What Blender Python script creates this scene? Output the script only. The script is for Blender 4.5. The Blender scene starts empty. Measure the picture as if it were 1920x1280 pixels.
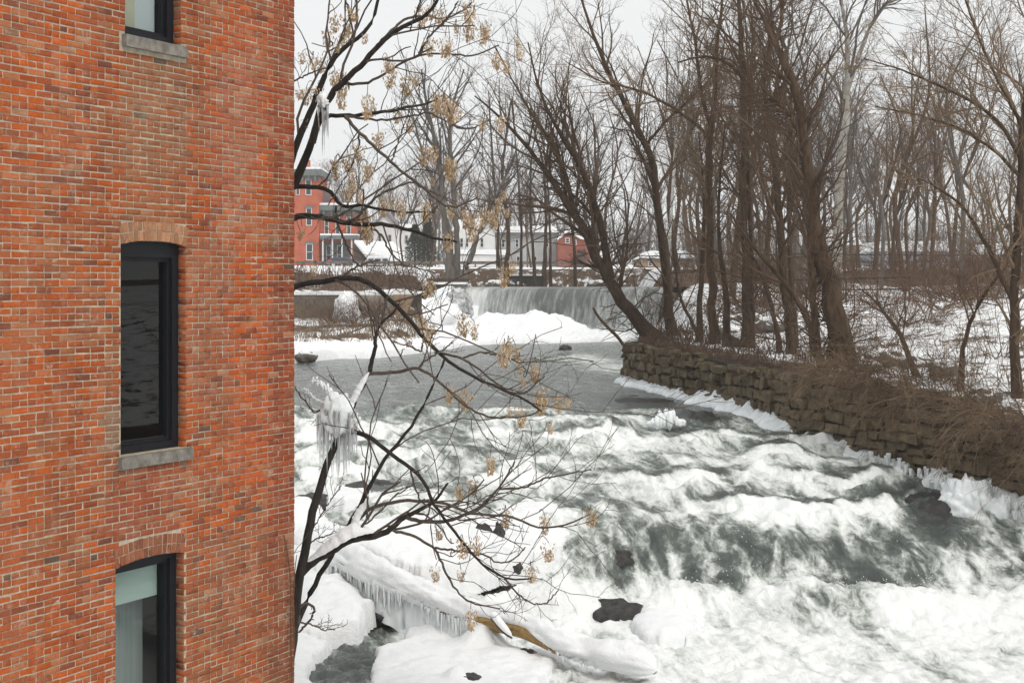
import bpy, math, random
import numpy as np
R = math.radians
rng = np.random.default_rng(7)
random.seed(7)
scene = bpy.context.scene
COL = scene.collection
# ------------------------------------------------------------------ camera
FPX, HOR = 2800.0, 537.0            # focal length and horizon row in pixels of the 1920 x 1280 photograph
cam_d = bpy.data.cameras.new('camera')
cam = bpy.data.objects.new('camera', cam_d)
COL.objects.link(cam)
cam_d.sensor_fit = 'HORIZONTAL'; cam_d.sensor_width = 36.0
cam_d.lens = 36.0 * FPX / 1920
cam_d.shift_y = -(640 - HOR) / 1920
cam_d.clip_start = 0.1; cam_d.clip_end = 3000
cam.location = (0, 0, 0); cam.rotation_euler = (R(90), 0, 0)
scene.camera = cam
# ------------------------------------------------------------------ sky, sun, exposure
SUN_EL, SUN_AZ = 48, 150            # azimuth clockwise from +y; soft sun from behind the camera's right shoulder, veiled by cloud
wd = bpy.data.worlds.new('World'); scene.world = wd; wd.use_nodes = True
nt = wd.node_tree; nt.nodes.clear()
sky = nt.nodes.new('ShaderNodeTexSky'); sky.sky_type = 'NISHITA'; sky.sun_disc = False
sky.sun_elevation = R(SUN_EL); sky.sun_rotation = R(SUN_AZ)
sky.air_density = 1.0; sky.dust_density = 6.0; sky.ozone_density = 1.0
hs = nt.nodes.new('ShaderNodeHueSaturation'); hs.inputs['Saturation'].default_value = 0.10
mxs = nt.nodes.new('ShaderNodeMix'); mxs.data_type = 'RGBA'; mxs.inputs[0].default_value = 0.80
mxs.inputs[7].default_value = (10.6, 10.75, 10.8, 1)      # even layer of stratus over the clear sky
bgn = nt.nodes.new('ShaderNodeBackground'); bgn.inputs['Strength'].default_value = 0.093
won = nt.nodes.new('ShaderNodeOutputWorld')
nt.links.new(sky.outputs[0], hs.inputs['Color']); nt.links.new(hs.outputs[0], mxs.inputs[6])
nt.links.new(mxs.outputs[2], bgn.inputs['Color']); nt.links.new(bgn.outputs[0], won.inputs['Surface'])
sun_d = bpy.data.lights.new('sun', 'SUN'); sun_d.energy = 1.5; sun_d.angle = R(20); sun_d.color = (1.0, 0.94, 0.86)
sun = bpy.data.objects.new('sun', sun_d); COL.objects.link(sun)
sun.rotation_euler = (R(90 - SUN_EL), 0, R(180 - SUN_AZ)); sun.location = (20, -20, 40)
scene.view_settings.view_transform = 'Standard'; scene.view_settings.look = 'None'
scene.view_settings.exposure = 0.08; scene.view_settings.gamma = 1.0
scene.view_settings.use_curve_mapping = False
cy = scene.cycles
cy.use_denoising = True; cy.max_bounces = 8; cy.transparent_max_bounces = 12
cy.diffuse_bounces = 3; cy.glossy_bounces = 3; cy.transmission_bounces = 5; cy.volume_bounces = 1
cy.caustics_reflective = False; cy.caustics_refractive = False

# ------------------------------------------------------------------ helpers
def W(px, py, Y):
    """photo pixel + distance -> world point"""
    return np.array([(px - 960) / FPX * Y, Y, (HOR - py) / FPX * Y])
def G(px, py, z):
    """photo pixel on the level z -> world point"""
    return W(px, py, z * FPX / (HOR - py))

def tag(o, label=None, cat=None, group=None, kind=None):
    if label: o['label'] = label
    if cat: o['category'] = cat
    if group: o['group'] = group
    if kind: o['kind'] = kind
    return o
def empty(name, loc, label=None, cat=None, group=None, parent=None):
    o = bpy.data.objects.new(name, None); COL.objects.link(o)
    o.location = tuple(float(v) for v in loc); o.empty_display_size = 0.2
    if parent: o.parent = parent
    return tag(o, label, cat, group)
def mesh(name, V, F, mat, parent=None, smooth=False, attrs=None, origin=None):
    """V (n,3) world coords, F list of faces or int array (m,k); one mesh object"""
    V = np.asarray(V, dtype=np.float64)
    off = np.zeros(3)
    if parent is not None:
        q = parent
        while q is not None:
            off = off + np.array(q.location); q = q.parent
    loc = np.zeros(3)
    if origin is not None: loc = np.asarray(origin, float) - off
    Vl = V - off - loc
    me = bpy.data.meshes.new(name)
    if isinstance(F, np.ndarray):
        k = F.shape[1]; m = len(F)
        me.vertices.add(len(V)); me.loops.add(m * k); me.polygons.add(m)
        me.vertices.foreach_set('co', Vl.astype(np.float32).ravel())
        me.loops.foreach_set('vertex_index', F.astype(np.int32).ravel())
        me.polygons.foreach_set('loop_start', np.arange(0, m * k, k, dtype=np.int32))
        me.update(calc_edges=True)
    else:
        me.from_pydata(Vl.tolist(), [], [list(f) for f in F]); me.update()
    if smooth: me.polygons.foreach_set('use_smooth', np.ones(len(me.polygons), dtype=bool))
    if attrs:
        for an, val in attrs.items():
            val = np.asarray(val, dtype=np.float32)
            if val.ndim == 1:
                a = me.attributes.new(an, 'FLOAT', 'POINT'); a.data.foreach_set('value', val)
            else:
                a = me.attributes.new(an, 'FLOAT_COLOR', 'POINT')
                c = np.ones((len(val), 4), dtype=np.float32); c[:, :3] = val[:, :3]
                a.data.foreach_set('color', c.ravel())
    if mat: me.materials.append(mat)
    o = bpy.data.objects.new(name, me); COL.objects.link(o)
    o.location = tuple(loc)
    if parent is not None: o.parent = parent
    return o
class MB:
    """collects shapes into one mesh"""
    def __init__(s): s.V = []; s.F = []; s.n = 0
    def add(s, V, F):
        V = np.asarray(V, float); s.V.append(V)
        s.F += [[i + s.n for i in f] for f in F]; s.n += len(V); return s
    def box(s, a, b, jit=0.0):
        (x0, y0, z0), (x1, y1, z1) = np.minimum(a, b), np.maximum(a, b)
        V = np.array([[x0,y0,z0],[x1,y0,z0],[x1,y1,z0],[x0,y1,z0],[x0,y0,z1],[x1,y0,z1],[x1,y1,z1],[x0,y1,z1]])
        if jit: V = V + rng.normal(0, jit, V.shape)
        return s.add(V, [[0,3,2,1],[4,5,6,7],[0,1,5,4],[1,2,6,5],[2,3,7,6],[3,0,4,7]])
    def ext(s, poly, depth):
        """polygon of 3d points extruded along +y"""
        A = np.asarray(poly, float); n = len(A); B = A + np.array([0, depth, 0])
        F = [list(range(n)), list(range(2*n-1, n-1, -1))] + [[i, i+n, (i+1) % n + n, (i+1) % n] for i in range(n)]
        return s.add(np.vstack([A, B]), F)
    def build(s, name, mat, parent=None, smooth=False, origin=None):
        return mesh(name, np.vstack(s.V), s.F, mat, parent, smooth, origin=origin)

# ---- noise
_perm = np.random.default_rng(3).permutation(256); _perm = np.concatenate([_perm] * 3)
_gr = np.random.default_rng(4).normal(size=(256, 3)); _gr /= np.linalg.norm(_gr, axis=1)[:, None]
def noise2(x, y, seed=0):
    x = np.asarray(x, float) + seed * 17.13; y = np.asarray(y, float) + seed * 9.71
    xi = np.floor(x).astype(int); yi = np.floor(y).astype(int); xf = x - xi; yf = y - yi
    u = xf*xf*xf*(xf*(xf*6-15)+10); v = yf*yf*yf*(yf*(yf*6-15)+10)
    def g(ix, iy, dx, dy):
        h = _perm[(_perm[ix & 255] + iy) & 255]
        return _gr[h, 0] * dx + _gr[h, 1] * dy
    a = g(xi, yi, xf, yf); b = g(xi+1, yi, xf-1, yf); c = g(xi, yi+1, xf, yf-1); d = g(xi+1, yi+1, xf-1, yf-1)
    return (a*(1-u)+b*u)*(1-v) + (c*(1-u)+d*u)*v
def noise3(x, y, z):
    xi, yi, zi = (np.floor(q).astype(int) for q in (x, y, z)); xf, yf, zf = x-xi, y-yi, z-zi
    u, v, w = (q*q*(3-2*q) for q in (xf, yf, zf)); r = 0
    for i in (0, 1):
        for j in (0, 1):
            for k in (0, 1):
                h = _perm[(_perm[(_perm[(xi+i) & 255] + yi + j) & 255] + zi + k) & 255]
                r = r + (_gr[h, 0]*(xf-i)+_gr[h, 1]*(yf-j)+_gr[h, 2]*(zf-k)) * (u if i else 1-u)*(v if j else 1-v)*(w if k else 1-w)
    return r
def fbm2(x, y, o=4, seed=0, gain=0.5):
    r = 0; a = 1.0
    for i in range(o):
        r = r + a * noise2(x * 2**i, y * 2**i, seed + i * 3); a *= gain
    return r
def ridged2(x, y, o=4, seed=0, gain=0.5):
    r = 0; a = 1.0
    for i in range(o):
        r = r + a * (1 - 2.2 * np.abs(noise2(x * 2**i, y * 2**i, seed + i * 3))); a *= gain
    return r / 1.8
def sstep(a, b, x):
    t = np.clip((x - a) / (b - a), 0, 1); return t * t * (3 - 2 * t)

# ---- materials
def lin(r, g, b):
    return tuple((c/255/12.92 if c/255 <= 0.04045 else ((c/255+0.055)/1.055)**2.4) for c in (r, g, b))
def newmat(name):
    m = bpy.data.materials.new(name); m.use_nodes = True; t = m.node_tree
    b = t.nodes['Principled BSDF']; return m, t, b
def nd(t, typ, **kw):
    n = t.nodes.new(typ)
    for k, v in kw.items():
        if k in n.inputs: n.inputs[k].default_value = v
        else: setattr(n, k, v)
    return n
def noise_node(t, scale, detail=4, rough=0.6, coord='Object', stretch=None):
    tc = nd(t, 'ShaderNodeTexCoord'); mp = nd(t, 'ShaderNodeMapping')
    if stretch: mp.inputs['Scale'].default_value = stretch
    if coord == 'World':
        ge = nd(t, 'ShaderNodeNewGeometry'); t.links.new(ge.outputs['Position'], mp.inputs['Vector'])
    else: t.links.new(tc.outputs[coord], mp.inputs['Vector'])
    n = nd(t, 'ShaderNodeTexNoise'); n.inputs['Scale'].default_value = scale
    n.inputs['Detail'].default_value = detail; n.inputs['Roughness'].default_value = rough
    t.links.new(mp.outputs[0], n.inputs['Vector']); return n
def ramp(t, src, stops):
    r = nd(t, 'ShaderNodeValToRGB'); e = r.color_ramp.elements
    while len(e) < len(stops): e.new(0.5)
    for i, (p, c) in enumerate(stops):
        e[i].position = p; e[i].color = (c[0], c[1], c[2], 1) if not isinstance(c, (int, float)) else (c, c, c, 1)
    t.links.new(src, r.inputs[0]); return r
def bump(t, b, src, strength, dist):
    bp = nd(t, 'ShaderNodeBump'); bp.inputs['Strength'].default_value = strength; bp.inputs['Distance'].default_value = dist
    t.links.new(src, bp.inputs['Height']); t.links.new(bp.outputs[0], b.inputs['Normal']); return bp
def surf(name, c1, c2, scale=3.0, rough=0.85, bstr=0.4, bdist=0.02, coord='World', stretch=None, detail=5, spec=0.3):
    m, t, b = newmat(name)
    n = noise_node(t, scale, detail, 0.65, coord, stretch)
    r = ramp(t, n.outputs[0], [(0.3, c1), (0.7, c2)])
    t.links.new(r.outputs[0], b.inputs['Base Color'])
    b.inputs['Roughness'].default_value = rough; b.inputs['Specular IOR Level'].default_value = spec
    if bstr: bump(t, b, n.outputs[0], bstr, bdist)
    return m
M = {}
def bark(name, dark, light, scale=9):
    return surf(name, dark, light, scale, 0.9, 0.8, 0.02, 'World', (1, 1, 0.25), 6, 0.15)
M['bark_dark'] = bark('bark_dark', (0.032, 0.021, 0.014), (0.098, 0.066, 0.043))
M['bark_brown'] = bark('bark_brown', (0.040, 0.026, 0.016), (0.135, 0.088, 0.055))
M['bark_grey'] = bark('bark_grey', (0.075, 0.065, 0.056), (0.18, 0.16, 0.14), 5)
M['bark_pale'] = bark('bark_pale', (0.20, 0.185, 0.16), (0.42, 0.40, 0.36), 4)
M['bark_white'] = bark('bark_white', (0.30, 0.28, 0.25), (0.62, 0.61, 0.58), 3)
M['bark_wet'] = bark('bark_wet', (0.012, 0.010, 0.009), (0.045, 0.038, 0.030), 12)
M['twig_ail'] = bark('twig_grey_brown', (0.050, 0.038, 0.030), (0.13, 0.105, 0.085), 20)
M['twig_brown'] = surf('twig_brown', (0.064, 0.040, 0.025), (0.145, 0.093, 0.059), 2, 0.9, 0)
M['twig_red'] = surf('twig_red_brown', (0.080, 0.040, 0.024), (0.155, 0.084, 0.05), 2, 0.9, 0)
M['twig_grey'] = surf('twig_grey', (0.075, 0.062, 0.053), (0.14, 0.12, 0.105), 1.5, 0.9, 0)
M['twig_tan'] = surf('twig_tan', (0.13, 0.088, 0.052), (0.27, 0.19, 0.12), 2, 0.9, 0)
M['seed'] = surf('dry_seed', (0.30, 0.19, 0.095), (0.62, 0.48, 0.31), 9, 0.8, 0)
M['rock'] = surf('wet_rock', (0.010, 0.010, 0.010), (0.050, 0.046, 0.041), 7, 0.5, 1.0, 0.06, spec=0.4)
M['rock_dry'] = surf('grey_rock', (0.06, 0.052, 0.044), (0.17, 0.15, 0.125), 5, 0.9, 0.7, 0.03)
M['concrete'] = surf('old_concrete', (0.16, 0.14, 0.115), (0.32, 0.29, 0.25), 1.5, 0.9, 0.4, 0.02)
M['sill'] = surf('sill_stone', (0.10, 0.09, 0.075), (0.26, 0.24, 0.21), 9, 0.9, 0.6, 0.01)
M['wood'] = surf('bare_log_wood', (0.16, 0.09, 0.03), (0.42, 0.27, 0.10), 6, 0.6, 0.5, 0.02, 'World', (0.6, 2.5, 2.5))
M['black'] = surf('black_frame', (0.006, 0.007, 0.010), (0.010, 0.011, 0.015), 3, 0.5, 0, spec=0.2)
M['white_paint'] = surf('white_paint', (0.60, 0.60, 0.60), (0.72, 0.72, 0.71), 0.8, 0.8, 0)
M['grey_paint'] = surf('grey_clapboard', (0.34, 0.35, 0.35), (0.45, 0.46, 0.46), 0.8, 0.8, 0)
M['red_brick'] = surf('far_red_brick', (0.36, 0.085, 0.045), (0.47, 0.13, 0.07), 1.2, 0.9, 0)
M['barn_red'] = surf('barn_red', (0.22, 0.075, 0.055), (0.32, 0.11, 0.08), 0.7, 0.9, 0)
M['tan_wall'] = surf('tan_wall', (0.26, 0.18, 0.12), (0.35, 0.25, 0.17), 0.7, 0.9, 0)
M['pink_wall'] = surf('pink_wall', (0.42, 0.24, 0.18), (0.52, 0.31, 0.24), 0.7, 0.9, 0)
M['blue_wall'] = surf('pale_blue_wall', (0.46, 0.52, 0.58), (0.56, 0.61, 0.66), 0.7, 0.9, 0)
M['trim'] = surf('grey_green_trim', (0.10, 0.115, 0.11), (0.17, 0.185, 0.175), 1.0, 0.8, 0)
M['slate'] = surf('purple_slate', (0.13, 0.11, 0.12), (0.22, 0.19, 0.19), 1.0, 0.8, 0)
M['dark_wood'] = surf('brown_boards', (0.06, 0.045, 0.035), (0.11, 0.085, 0.07), 2, 0.9, 0, stretch=(4, 4, 0.3))
M['pane'] = surf('dark_pane', (0.02, 0.024, 0.028), (0.05, 0.055, 0.06), 0.6, 0.12, 0, spec=0.5)
M['metal'] = surf('dark_rail', (0.02, 0.019, 0.018), (0.045, 0.042, 0.04), 2, 0.7, 0)
M['rust'] = surf('weathered_rail', (0.10, 0.075, 0.055), (0.2, 0.16, 0.125), 2, 0.8, 0)
M['spray'] = surf('spray_white', (0.8, 0.82, 0.82), (0.85, 0.86, 0.86), 3, 0.6, 0)
M['tyre'] = surf('tyre', (0.012, 0.012, 0.012), (0.02, 0.02, 0.02), 3, 0.8, 0)
M['car_blue'] = surf('car_blue', (0.022, 0.026, 0.07), (0.03, 0.035, 0.085), 1, 0.3, 0, spec=0.6)
M['car_silver'] = surf('car_silver', (0.50, 0.53, 0.55), (0.58, 0.60, 0.62), 1, 0.3, 0, spec=0.6)
M['tail_light'] = surf('tail_light', (0.5, 0.015, 0.015), (0.6, 0.03, 0.02), 3, 0.2, 0)
M['head_light'] = surf('head_light', (0.7, 0.7, 0.68), (0.8, 0.8, 0.78), 3, 0.1, 0)
M['evergreen'] = surf('evergreen', (0.016, 0.020, 0.013), (0.045, 0.05, 0.033), 2, 0.9, 0)
M['blind'] = surf('roller_blind', (0.50, 0.58, 0.52), (0.54, 0.62, 0.56), 1, 0.9, 0)
M['curtain'] = surf('curtain', (0.30, 0.31, 0.29), (0.40, 0.41, 0.39), 2, 0.9, 0, stretch=(14, 14, 0.3))
M['cream'] = surf('cream_curtain', (0.55, 0.48, 0.33), (0.66, 0.58, 0.42), 2, 0.9, 0)
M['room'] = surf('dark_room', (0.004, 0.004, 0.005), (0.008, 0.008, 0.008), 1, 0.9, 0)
def mk_snow():
    m, t, b = newmat('snow')
    n = noise_node(t, 5, 6, 0.6, 'World')
    n2 = noise_node(t, 38, 4, 0.7, 'World')
    r = ramp(t, n.outputs[0], [(0.3, (0.82, 0.845, 0.86)), (0.7, (0.90, 0.905, 0.91))])
    t.links.new(r.outputs[0], b.inputs['Base Color'])
    b.inputs['Roughness'].default_value = 0.75; b.inputs['Specular IOR Level'].default_value = 0.2
    ma = nd(t, 'ShaderNodeMath', operation='ADD'); t.links.new(n.outputs[0], ma.inputs[0])
    mm = nd(t, 'ShaderNodeMath', operation='MULTIPLY'); mm.inputs[1].default_value = 0.45
    t.links.new(n2.outputs[0], mm.inputs[0]); t.links.new(mm.outputs[0], ma.inputs[1])
    bump(t, b, ma.outputs[0], 0.6, 0.10); return m
M['snow'] = mk_snow()
def mk_ice():
    m, t, b = newmat('ice')
    n = noise_node(t, 7, 4, 0.6, 'World', (1, 1, 0.18))
    r = ramp(t, n.outputs[0], [(0.3, (0.66, 0.71, 0.73)), (0.7, (0.86, 0.88, 0.885))])
    t.links.new(r.outputs[0], b.inputs['Base Color'])
    b.inputs['Roughness'].default_value = 0.22; b.inputs['IOR'].default_value = 1.31
    b.inputs['Subsurface Weight'].default_value = 0.35
    b.inputs['Subsurface Radius'].default_value = (0.10, 0.11, 0.12); b.inputs['Subsurface Scale'].default_value = 0.3
    bump(t, b, n.outputs[0], 0.5, 0.03); return m
M['ice'] = mk_ice()
def mk_iceclear():
    m, t, b = newmat('icicle_ice')
    b.inputs['Base Color'].default_value = (0.88, 0.90, 0.91, 1); b.inputs['Roughness'].default_value = 0.12
    b.inputs['IOR'].default_value = 1.31; b.inputs['Transmission Weight'].default_value = 0.7
    n = noise_node(t, 30, 3, 0.6, 'World', (1, 1, 0.15)); bump(t, b, n.outputs[0], 0.4, 0.01)
    return m
M['icicle'] = mk_iceclear()
M['lace_ice'] = surf('lace_ice', (0.03, 0.03, 0.03), (0.78, 0.80, 0.80), 3.2, 0.5, 0.9, 0.1, detail=9)
def mk_ground():
    """snow that lets leaf litter and earth through where the 'earth' attribute says so"""
    m, t, b = newmat('snowy_ground')
    at = nd(t, 'ShaderNodeAttribute', attribute_name='earth')
    n1 = noise_node(t, 1.6, 8, 0.7, 'World'); n2 = noise_node(t, 9, 5, 0.7, 'World')
    a = nd(t, 'ShaderNodeMath', operation='ADD'); t.links.new(at.outputs['Fac'], a.inputs[0]); t.links.new(n1.outputs[0], a.inputs[1])
    a2 = nd(t, 'ShaderNodeMath', operation='MULTIPLY_ADD'); t.links.new(n2.outputs[0], a2.inputs[0]); a2.inputs[1].default_value = 0.45
    t.links.new(a.outputs[0], a2.inputs[2])
    r = ramp(t, a2.outputs[0], [(0.90, 0.0), (0.98, 1.0)])
    sn = ramp(t, n1.outputs[0], [(0.3, (0.80, 0.825, 0.84)), (0.7, (0.89, 0.895, 0.90))])
    ea = ramp(t, n2.outputs[0], [(0.3, (0.045, 0.030, 0.020)), (0.7, (0.15, 0.10, 0.065))])
    mx = nd(t, 'ShaderNodeMix', data_type='RGBA')
    t.links.new(r.outputs[0], mx.inputs[0]); t.links.new(sn.outputs[0], mx.inputs[6]); t.links.new(ea.outputs[0], mx.inputs[7])
    t.links.new(mx.outputs[2], b.inputs['Base Color']); b.inputs['Roughness'].default_value = 0.85
    b.inputs['Specular IOR Level'].default_value = 0.2
    bump(t, b, n2.outputs[0], 0.5, 0.08); return m
M['ground'] = mk_ground()
def mk_water():
    """green-grey water; 'foam' is the share of white water, 'fu','fv' run across and along the flow"""
    m, t, b = newmat('river_water')
    at = nd(t, 'ShaderNodeAttribute', attribute_name='foam')
    fl = nd(t, 'ShaderNodeAttribute', attribute_name='flow')
    n = nd(t, 'ShaderNodeTexNoise', Scale=3.0, Detail=11.0, Roughness=0.68, Distortion=1.1)
    t.links.new(fl.outputs['Color'], n.inputs['Vector'])
    n3 = nd(t, 'ShaderNodeTexNoise', Scale=14.0, Detail=6.0, Roughness=0.7, Distortion=0.4)
    t.links.new(fl.outputs['Color'], n3.inputs['Vector'])
    s1 = nd(t, 'ShaderNodeMath', operation='SUBTRACT'); t.links.new(n.outputs[0], s1.inputs[0]); s1.inputs[1].default_value = 0.5
    s2 = nd(t, 'ShaderNodeMath', operation='MULTIPLY_ADD'); t.links.new(s1.outputs[0], s2.inputs[0]); s2.inputs[1].default_value = 2.3
    t.links.new(at.outputs['Fac'], s2.inputs[2])
    s3 = nd(t, 'ShaderNodeMath', operation='SUBTRACT'); t.links.new(n3.outputs[0], s3.inputs[0]); s3.inputs[1].default_value = 0.5
    s4 = nd(t, 'ShaderNodeMath', operation='MULTIPLY_ADD'); t.links.new(s3.outputs[0], s4.inputs[0]); s4.inputs[1].default_value = 0.9
    t.links.new(s2.outputs[0], s4.inputs[2])
    s5 = nd(t, 'ShaderNodeMath', operation='MULTIPLY_ADD'); t.links.new(s4.outputs[0], s5.inputs[0]); s5.inputs[1].default_value = 0.65; s5.inputs[2].default_value = 0.30
    r = ramp(t, s5.outputs[0], [(0.06, 0.0), (0.34, 0.16), (0.50, 0.38), (0.72, 0.74), (0.98, 1.0)])
    cl = ramp(t, r.outputs[0], [(0.0, (0.055, 0.064, 0.060)), (0.20, (0.125, 0.142, 0.130)), (0.42, (0.27, 0.295, 0.272)), (0.72, (0.58, 0.61, 0.585)), (1.0, (0.84, 0.855, 0.85))])
    t.links.new(cl.outputs[0], b.inputs['Base Color'])
    rr = ramp(t, r.outputs[0], [(0.0, 0.09), (1.0, 0.85)]); t.links.new(rr.outputs[0], b.inputs['Roughness'])
    b.inputs['IOR'].default_value = 1.33; b.inputs['Specular IOR Level'].default_value = 0.5
    bp = bump(t, b, s4.outputs[0], 0.6, 0.06); return m
M['water'] = mk_water()
def mk_fall():
    m, t, b = newmat('waterfall_curtain')
    fl = nd(t, 'ShaderNodeAttribute', attribute_name='flow'); at = nd(t, 'ShaderNodeAttribute', attribute_name='foam')
    n = nd(t, 'ShaderNodeTexNoise', Scale=1.0, Detail=7.0, Roughness=0.75); t.links.new(fl.outputs['Color'], n.inputs['Vector'])
    a = nd(t, 'ShaderNodeMath', operation='ADD'); t.links.new(n.outputs[0], a.inputs[0]); t.links.new(at.outputs['Fac'], a.inputs[1])
    r = ramp(t, a.outputs[0], [(0.36, (0.10, 0.105, 0.10)), (0.55, (0.32, 0.335, 0.325)), (0.70, (0.62, 0.64, 0.63)), (1.0, (0.87, 0.88, 0.88))])
    t.links.new(r.outputs[0], b.inputs['Base Color']); b.inputs['Roughness'].default_value = 0.4
    bump(t, b, n.outputs[0], 0.8, 0.10); return m
M['fall'] = mk_fall()
def mk_brick():
    m, t, b = newmat('brick_clay')
    at = nd(t, 'ShaderNodeAttribute', attribute_name='tint')
    n = noise_node(t, 45, 5, 0.75, 'World'); n2 = noise_node(t, 2.2, 8, 0.78, 'World')
    v = ramp(t, n.outputs[0], [(0.25, 0.50), (0.75, 1.10)])
    mx = nd(t, 'ShaderNodeMix', data_type='RGBA', blend_type='MULTIPLY'); mx.inputs[0].default_value = 0.9
    t.links.new(at.outputs['Color'], mx.inputs[6]); t.links.new(v.outputs[0], mx.inputs[7])
    ef = ramp(t, n2.outputs[0], [(0.52, 0.0), (0.76, 0.6)])       # lime bloom and mortar smears
    mx2 = nd(t, 'ShaderNodeMix', data_type='RGBA'); t.links.new(ef.outputs[0], mx2.inputs[0])
    t.links.new(mx.outputs[2], mx2.inputs[6]); mx2.inputs[7].default_value = (0.40, 0.25, 0.165, 1)
    n4 = noise_node(t, 1.1, 6, 0.7, 'World', (1, 1, 0.22)); sk = ramp(t, n4.outputs[0], [(0.30, 0.62), (0.55, 1.0)])      # rain and soot streaks
    mx3 = nd(t, 'ShaderNodeMix', data_type='RGBA', blend_type='MULTIPLY'); mx3.inputs[0].default_value = 0.8
    t.links.new(mx2.outputs[2], mx3.inputs[6]); t.links.new(sk.outputs[0], mx3.inputs[7])
    n5 = noise_node(t, 6.5, 9, 0.8, 'World'); wh = ramp(t, n5.outputs[0], [(0.565, 0.0), (0.70, 0.75)])                      # lime smears
    mx4 = nd(t, 'ShaderNodeMix', data_type='RGBA'); t.links.new(wh.outputs[0], mx4.inputs[0]); t.links.new(mx3.outputs[2], mx4.inputs[6]); mx4.inputs[7].default_value = (0.48, 0.38, 0.28, 1)
    t.links.new(mx4.outputs[2], b.inputs['Base Color']); b.inputs['Roughness'].default_value = 0.92
    b.inputs['Specular IOR Level'].default_value = 0.15
    bump(t, b, n.outputs[0], 0.7, 0.006); return m
M['brick'] = mk_brick()
M['mortar'] = surf('mortar', (0.28, 0.23, 0.16), (0.50, 0.44, 0.34), 11, 0.95, 0.6, 0.01)
def mk_glass():
    m = bpy.data.materials.new('window_glass'); m.use_nodes = True; t = m.node_tree; t.nodes.clear()
    o = nd(t, 'ShaderNodeOutputMaterial'); tr = nd(t, 'ShaderNodeBsdfTransparent'); gl = nd(t, 'ShaderNodeBsdfGlossy')
    tr.inputs[0].default_value = (0.82, 0.86, 0.86, 1); gl.inputs['Roughness'].default_value = 0.01
    fr = nd(t, 'ShaderNodeFresnel', IOR=1.5); ma = nd(t, 'ShaderNodeMath', operation='MULTIPLY_ADD'); ma.inputs[1].default_value = 0.85; ma.inputs[2].default_value = 0.0
    n = noise_node(t, 1.3, 2, 0.5, 'World'); bp = nd(t, 'ShaderNodeBump', Strength=0.02, Distance=0.02)
    t.links.new(n.outputs[0], bp.inputs['Height']); t.links.new(bp.outputs[0], gl.inputs['Normal'])
    mx = nd(t, 'ShaderNodeMixShader'); t.links.new(fr.outputs[0], ma.inputs[0])
    ge = nd(t, 'ShaderNodeNewGeometry'); iv = nd(t, 'ShaderNodeMath', operation='SUBTRACT'); iv.inputs[0].default_value = 1.0; t.links.new(ge.outputs['Backfacing'], iv.inputs[1])
    mu = nd(t, 'ShaderNodeMath', operation='MULTIPLY'); t.links.new(ma.outputs[0], mu.inputs[0]); t.links.new(iv.outputs[0], mu.inputs[1]); t.links.new(mu.outputs[0], mx.inputs[0])
    t.links.new(tr.outputs[0], mx.inputs[1]); t.links.new(gl.outputs[0], mx.inputs[2]); t.links.new(mx.outputs[0], o.inputs[0]); return m
M['glass'] = mk_glass()
# ================================================================== THE SETTING
def interp(x, pts):
    a = np.array(pts, float); return np.interp(x, a[:, 0], a[:, 1])
ZW = [(5,-6.0),(20,-5.95),(25,-5.9),(26.2,-5.75),(26.7,-5.55),(27.6,-5.0),(28.3,-4.70),(29.2,-4.60),(31,-4.40),(33,-4.08),(35.5,-3.78),(38.5,-3.42),(41,-3.28),(45,-3.2),(55,-3.1),(80,-2.95),(95,-2.9)]
def zw(Y): return interp(Y, ZW)
XL = [(5,1.0),(19,-2.2),(22,-3.2),(25,-3.9),(30.5,-5.2),(34,-7.5),(40,-9.8),(55,-11),(61,-10),(66,-6.5),(71,-4.2),(78,-3.2),(90,-4.2),(119,-4.4),(125,-4)]
XR = [(5,22),(10,19.5),(19,15),(25,12.3),(29.5,10.1),(32.5,8.62),(36,6.96),(42,5.3),(48,3.86),(50.5,3.7),(52,5.0),(58,6.0),(70,6.5),(95,7.2),(125,8)]
def xl(Y): return interp(Y, XL)
def xr(Y): return interp(Y, XR)
ZL = [(5,-5.2),(19,-4.9),(25,-4.9),(30,-4.4),(40,-2.8),(58,-2.95),(62,-2.92),(66,-2.62),(74,-2.0),(79.8,-1.55),(80.6,-0.42),(94,-0.36),(104,1.05),(110,1.2),(140,1.75),(180,2.55),(260,3.6),(460,9)]
ZR = [(5,-4.2),(20,-3.4),(29.5,-2.93),(32.5,-2.45),(36,-2.18),(42,-1.95),(48,-1.8),(60,-0.95),(80,-0.12),(100,1.0),(110,1.25),(140,1.75),(180,2.55),(260,3.6),(460,9)]
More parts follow.
